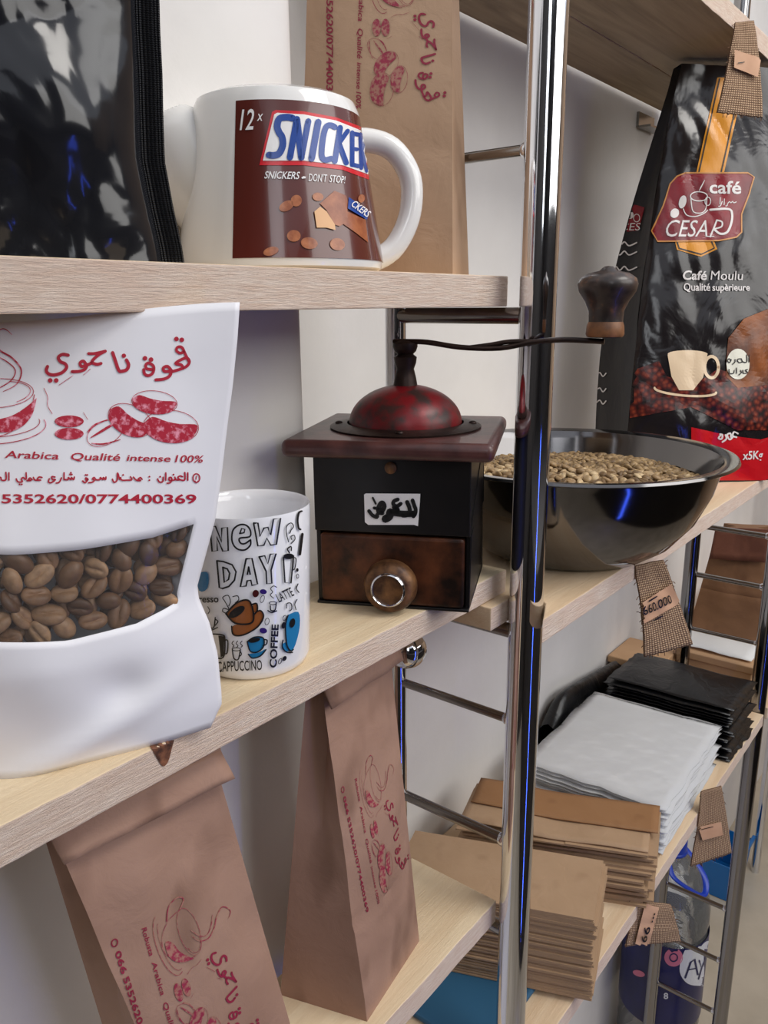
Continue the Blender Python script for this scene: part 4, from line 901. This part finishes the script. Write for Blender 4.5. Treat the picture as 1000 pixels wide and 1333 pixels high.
def bun(u, v):
    a = 2*math.pi*v; hh = .046*(1-.35*u)*(.55+.45*math.sin(min(1, u*5)*1.57)); x = .995+.25*u
    return Vector((x, .482+.0155*math.cos(a)*(1+.15*nz((x, a, 0), 20, 2)), -.659+hh+hh*math.sin(a)*.98+.003*nz((x, math.cos(a), math.sin(a)), 30, 3)*(1 if math.sin(a) > -.3 else 0)))
MB().grid(bun, 40, 20).build('bundle_body', M_bag, r, smooth=60)
sheet_stack(Vector((.872, .260)), Vector((.245, .012)), Vector((-.012, .19)), -.6575, 14, .0050, 'clear_plastic_sleeve', M_poly, 'clear plastic sleeve in the pile between kraft and black bags', 'plastic sleeve', 'clear plastic sleeves in a pile', 6, .004, .004)

# ------------------------------------------------------------------ things past the second frame
M_card = mottled('cardboard', (190, 150, 112), (200, 162, 124), 12, .75)
r = root('cardboard_box', 'flat light cardboard box past the second frame with white paper on it', 'box', (1.62, .36, -.66))
MB().box((1.365, .29, -.66), (1.85, .455, -.614)).build('box_base', M_card, r, smooth=0, bevel=.002)
MB().box((1.36, .284, -.613), (1.86, .46, -.60)).build('lid', M_card, r, smooth=0, bevel=.002)
r = root('cardboard_box', 'small cardboard box against the wall behind the black plastic bags', 'box', (1.27, .46, -.66))
MB().box((1.262, .416, -.66), (1.355, .50, -.612)).build('box_base', M_card, r, smooth=0, bevel=.002)
MB().box((1.258, .412, -.611), (1.357, .502, -.598)).build('lid', M_card, r, smooth=0, bevel=.002)
tag(MB().grid(lambda u, v: (1.375+.3*u, .295+.14*v, -.5985+.003*nz((u*2, v*2, 0), 1.3)+.003), 16, 8).build('paper_sheet', flat('white_sheet', (232, 232, 230), .6), org=(1.5, .37, -.5985), solid=.001), 'white paper sheet lying on the flat cardboard box', 'paper')
rb, mbb = kraft_bag('kraft_bag', 'large brown paper sack with folded neck behind the second frame', (1.45, .425), (1.45, .285), (1.55, .285), (1.55, .425), (1.50, .40, -.40), (1.50, .31, -.39), -.5925, kraft('sack_paper', (128, 92, 64), (140, 102, 72), (108, 74, 52)), seed=12, flap=.055, tdep=.02, gus=.03, wr=.004, fmat=kraft('sack_fold', (104, 62, 46), (120, 76, 58), (84, 48, 36)))

# ------------------------------------------------------------------ water jug on the floor
JC = Vector((1.435, .412, -1.56))
r = root('water_jug', 'large clear plastic water jug with dark blue label, standing on the floor', 'water jug', JC)
jp = [(0, .006), (.06, 0), (.076, .004), (.081, .02), (.081, .06), (.078, .075), (.081, .09), (.078, .105), (.081, .12), (.081, .30), (.0785, .315), (.081, .33), (.0785, .345), (.081, .36), (.080, .39), (.072, .43), (.055, .465), (.034, .49), (.024, .50), (.024, .52)]
jug = MB().lathe(jp, JC, 64); jug.build('bottle', M_jug, r, smooth=50)
MB().lathe([(.0001, .536), (.024, .536), (.026, .532), (.026, .508), (.0275, .506), (.0275, .502)], JC, 32).build('cap', flat('jug_cap', (22, 60, 170), .35), r)
MB().lathe([(.0822, .143), (.0826, .145), (.0826, .338), (.0822, .34)], JC, 96).build('label', mottled('jug_label_blue', (18, 22, 78), (26, 30, 92), 20, .3), r)
lb = MB().lathe([(.0828, .143), (.0828, .34)], JC, 96).bvh()
hl = [(-.03, 0, .50), (-.05, -.02, .48), (-.035, -.055, .455), (-.01, -.07, .44), (.015, -.06, .46), (.03, -.02, .49), (.03, 0, .50)]
MB().tube([tuple(q) for q in cr([tuple(JC+Vector(p)) for p in hl], 6)], .006, 10, flat=.5).build('handle', flat('jug_handle', (26, 66, 190), .35), r)
A = Art(); A.poly([(898, 1225), (912, 1222), (925, 1230), (925, 1280), (912, 1283), (895, 1280), (885, 1265), (888, 1245)], 4)
A.cast('label_badge', lb, flat('jug_white', (226, 228, 236), .35), r, .0006, 6)
A = Art(); A.text('8', (864, 1300), (870, 1300), 8, .03)
A.cast('label_number', lb, MATS['jug_white'], r, .0006, 6)
A = Art(); A.ell((832, 1267), 8, 4, .3); A.cast('label_spot', lb, flat('jug_pink', (216, 120, 150), .35), r, .0006, 6)
A = Art(); A.ell((877, 1246), 12, 12); A.cast('label_spot', lb, flat('jug_pink', (216, 120, 150), .35), r, .0006, 6)
A = Art(); A.line([(892, 1272), (899, 1252), (904, 1248), (908, 1268)], 2.4, 0); A.line([(895, 1262), (906, 1260)], 1.6, 0); A.line([(910, 1250), (913, 1260), (918, 1248)], 2.2, 0); A.line([(913, 1260), (909, 1274)], 1.8, 0); A.ring((877, 1246), 5, 5, 1.6); A.cast('label_lettering', lb, MATS['jug_label_blue'], r, .0012, 5)

# ------------------------------------------------------------------ blue basin on the floor, blue packet and crate under the shelves
r = root('blue_basin', 'bright blue plastic basin on the floor at the foot of the farthest frame', 'basin', (2.06, .45, -1.56)); M_blue = flat('blue_plastic', (20, 104, 172), .3)
bpts = lambda s, z: [(1.99-s, .413-s, z), (2.14+s, .413-s, z), (2.14+s, .49, z), (1.99-s, .49, z)]
mb = MB(); o_ = bpts(0, -1.558)+bpts(.008, -1.45)+[(1.985, .408, -1.45), (2.145, .408, -1.45), (2.145, .487, -1.45), (1.985, .487, -1.45)]+bpts(-.004, -1.55)
mb.add(o_, [(3, 2, 1, 0)]+[(i, (i+1) % 4, 4+(i+1) % 4, 4+i) for i in range(4)]+[(4+i, 4+(i+1) % 4, 8+(i+1) % 4, 8+i) for i in range(4)]+[(8+i, 8+(i+1) % 4, 12+(i+1) % 4, 12+i) for i in range(4)]+[(12, 13, 14, 15)]); mb.build('basin_shell', M_blue, r, smooth=0)
MB().box((1.975, .399, -1.452), (2.155, .408, -1.442)).build('rim', M_blue, r, smooth=0, bevel=.002)
r = root('blue_packet', 'flat blue packet lying beneath the nearer stack of kraft bags', 'packet', (.575, .30, -.66))
MB().box((.500, .290, -.6597), (.62, .39, -.6532)).build('packet_body', flat('packet_blue', (44, 92, 124), .5), r, smooth=0, bevel=.003)
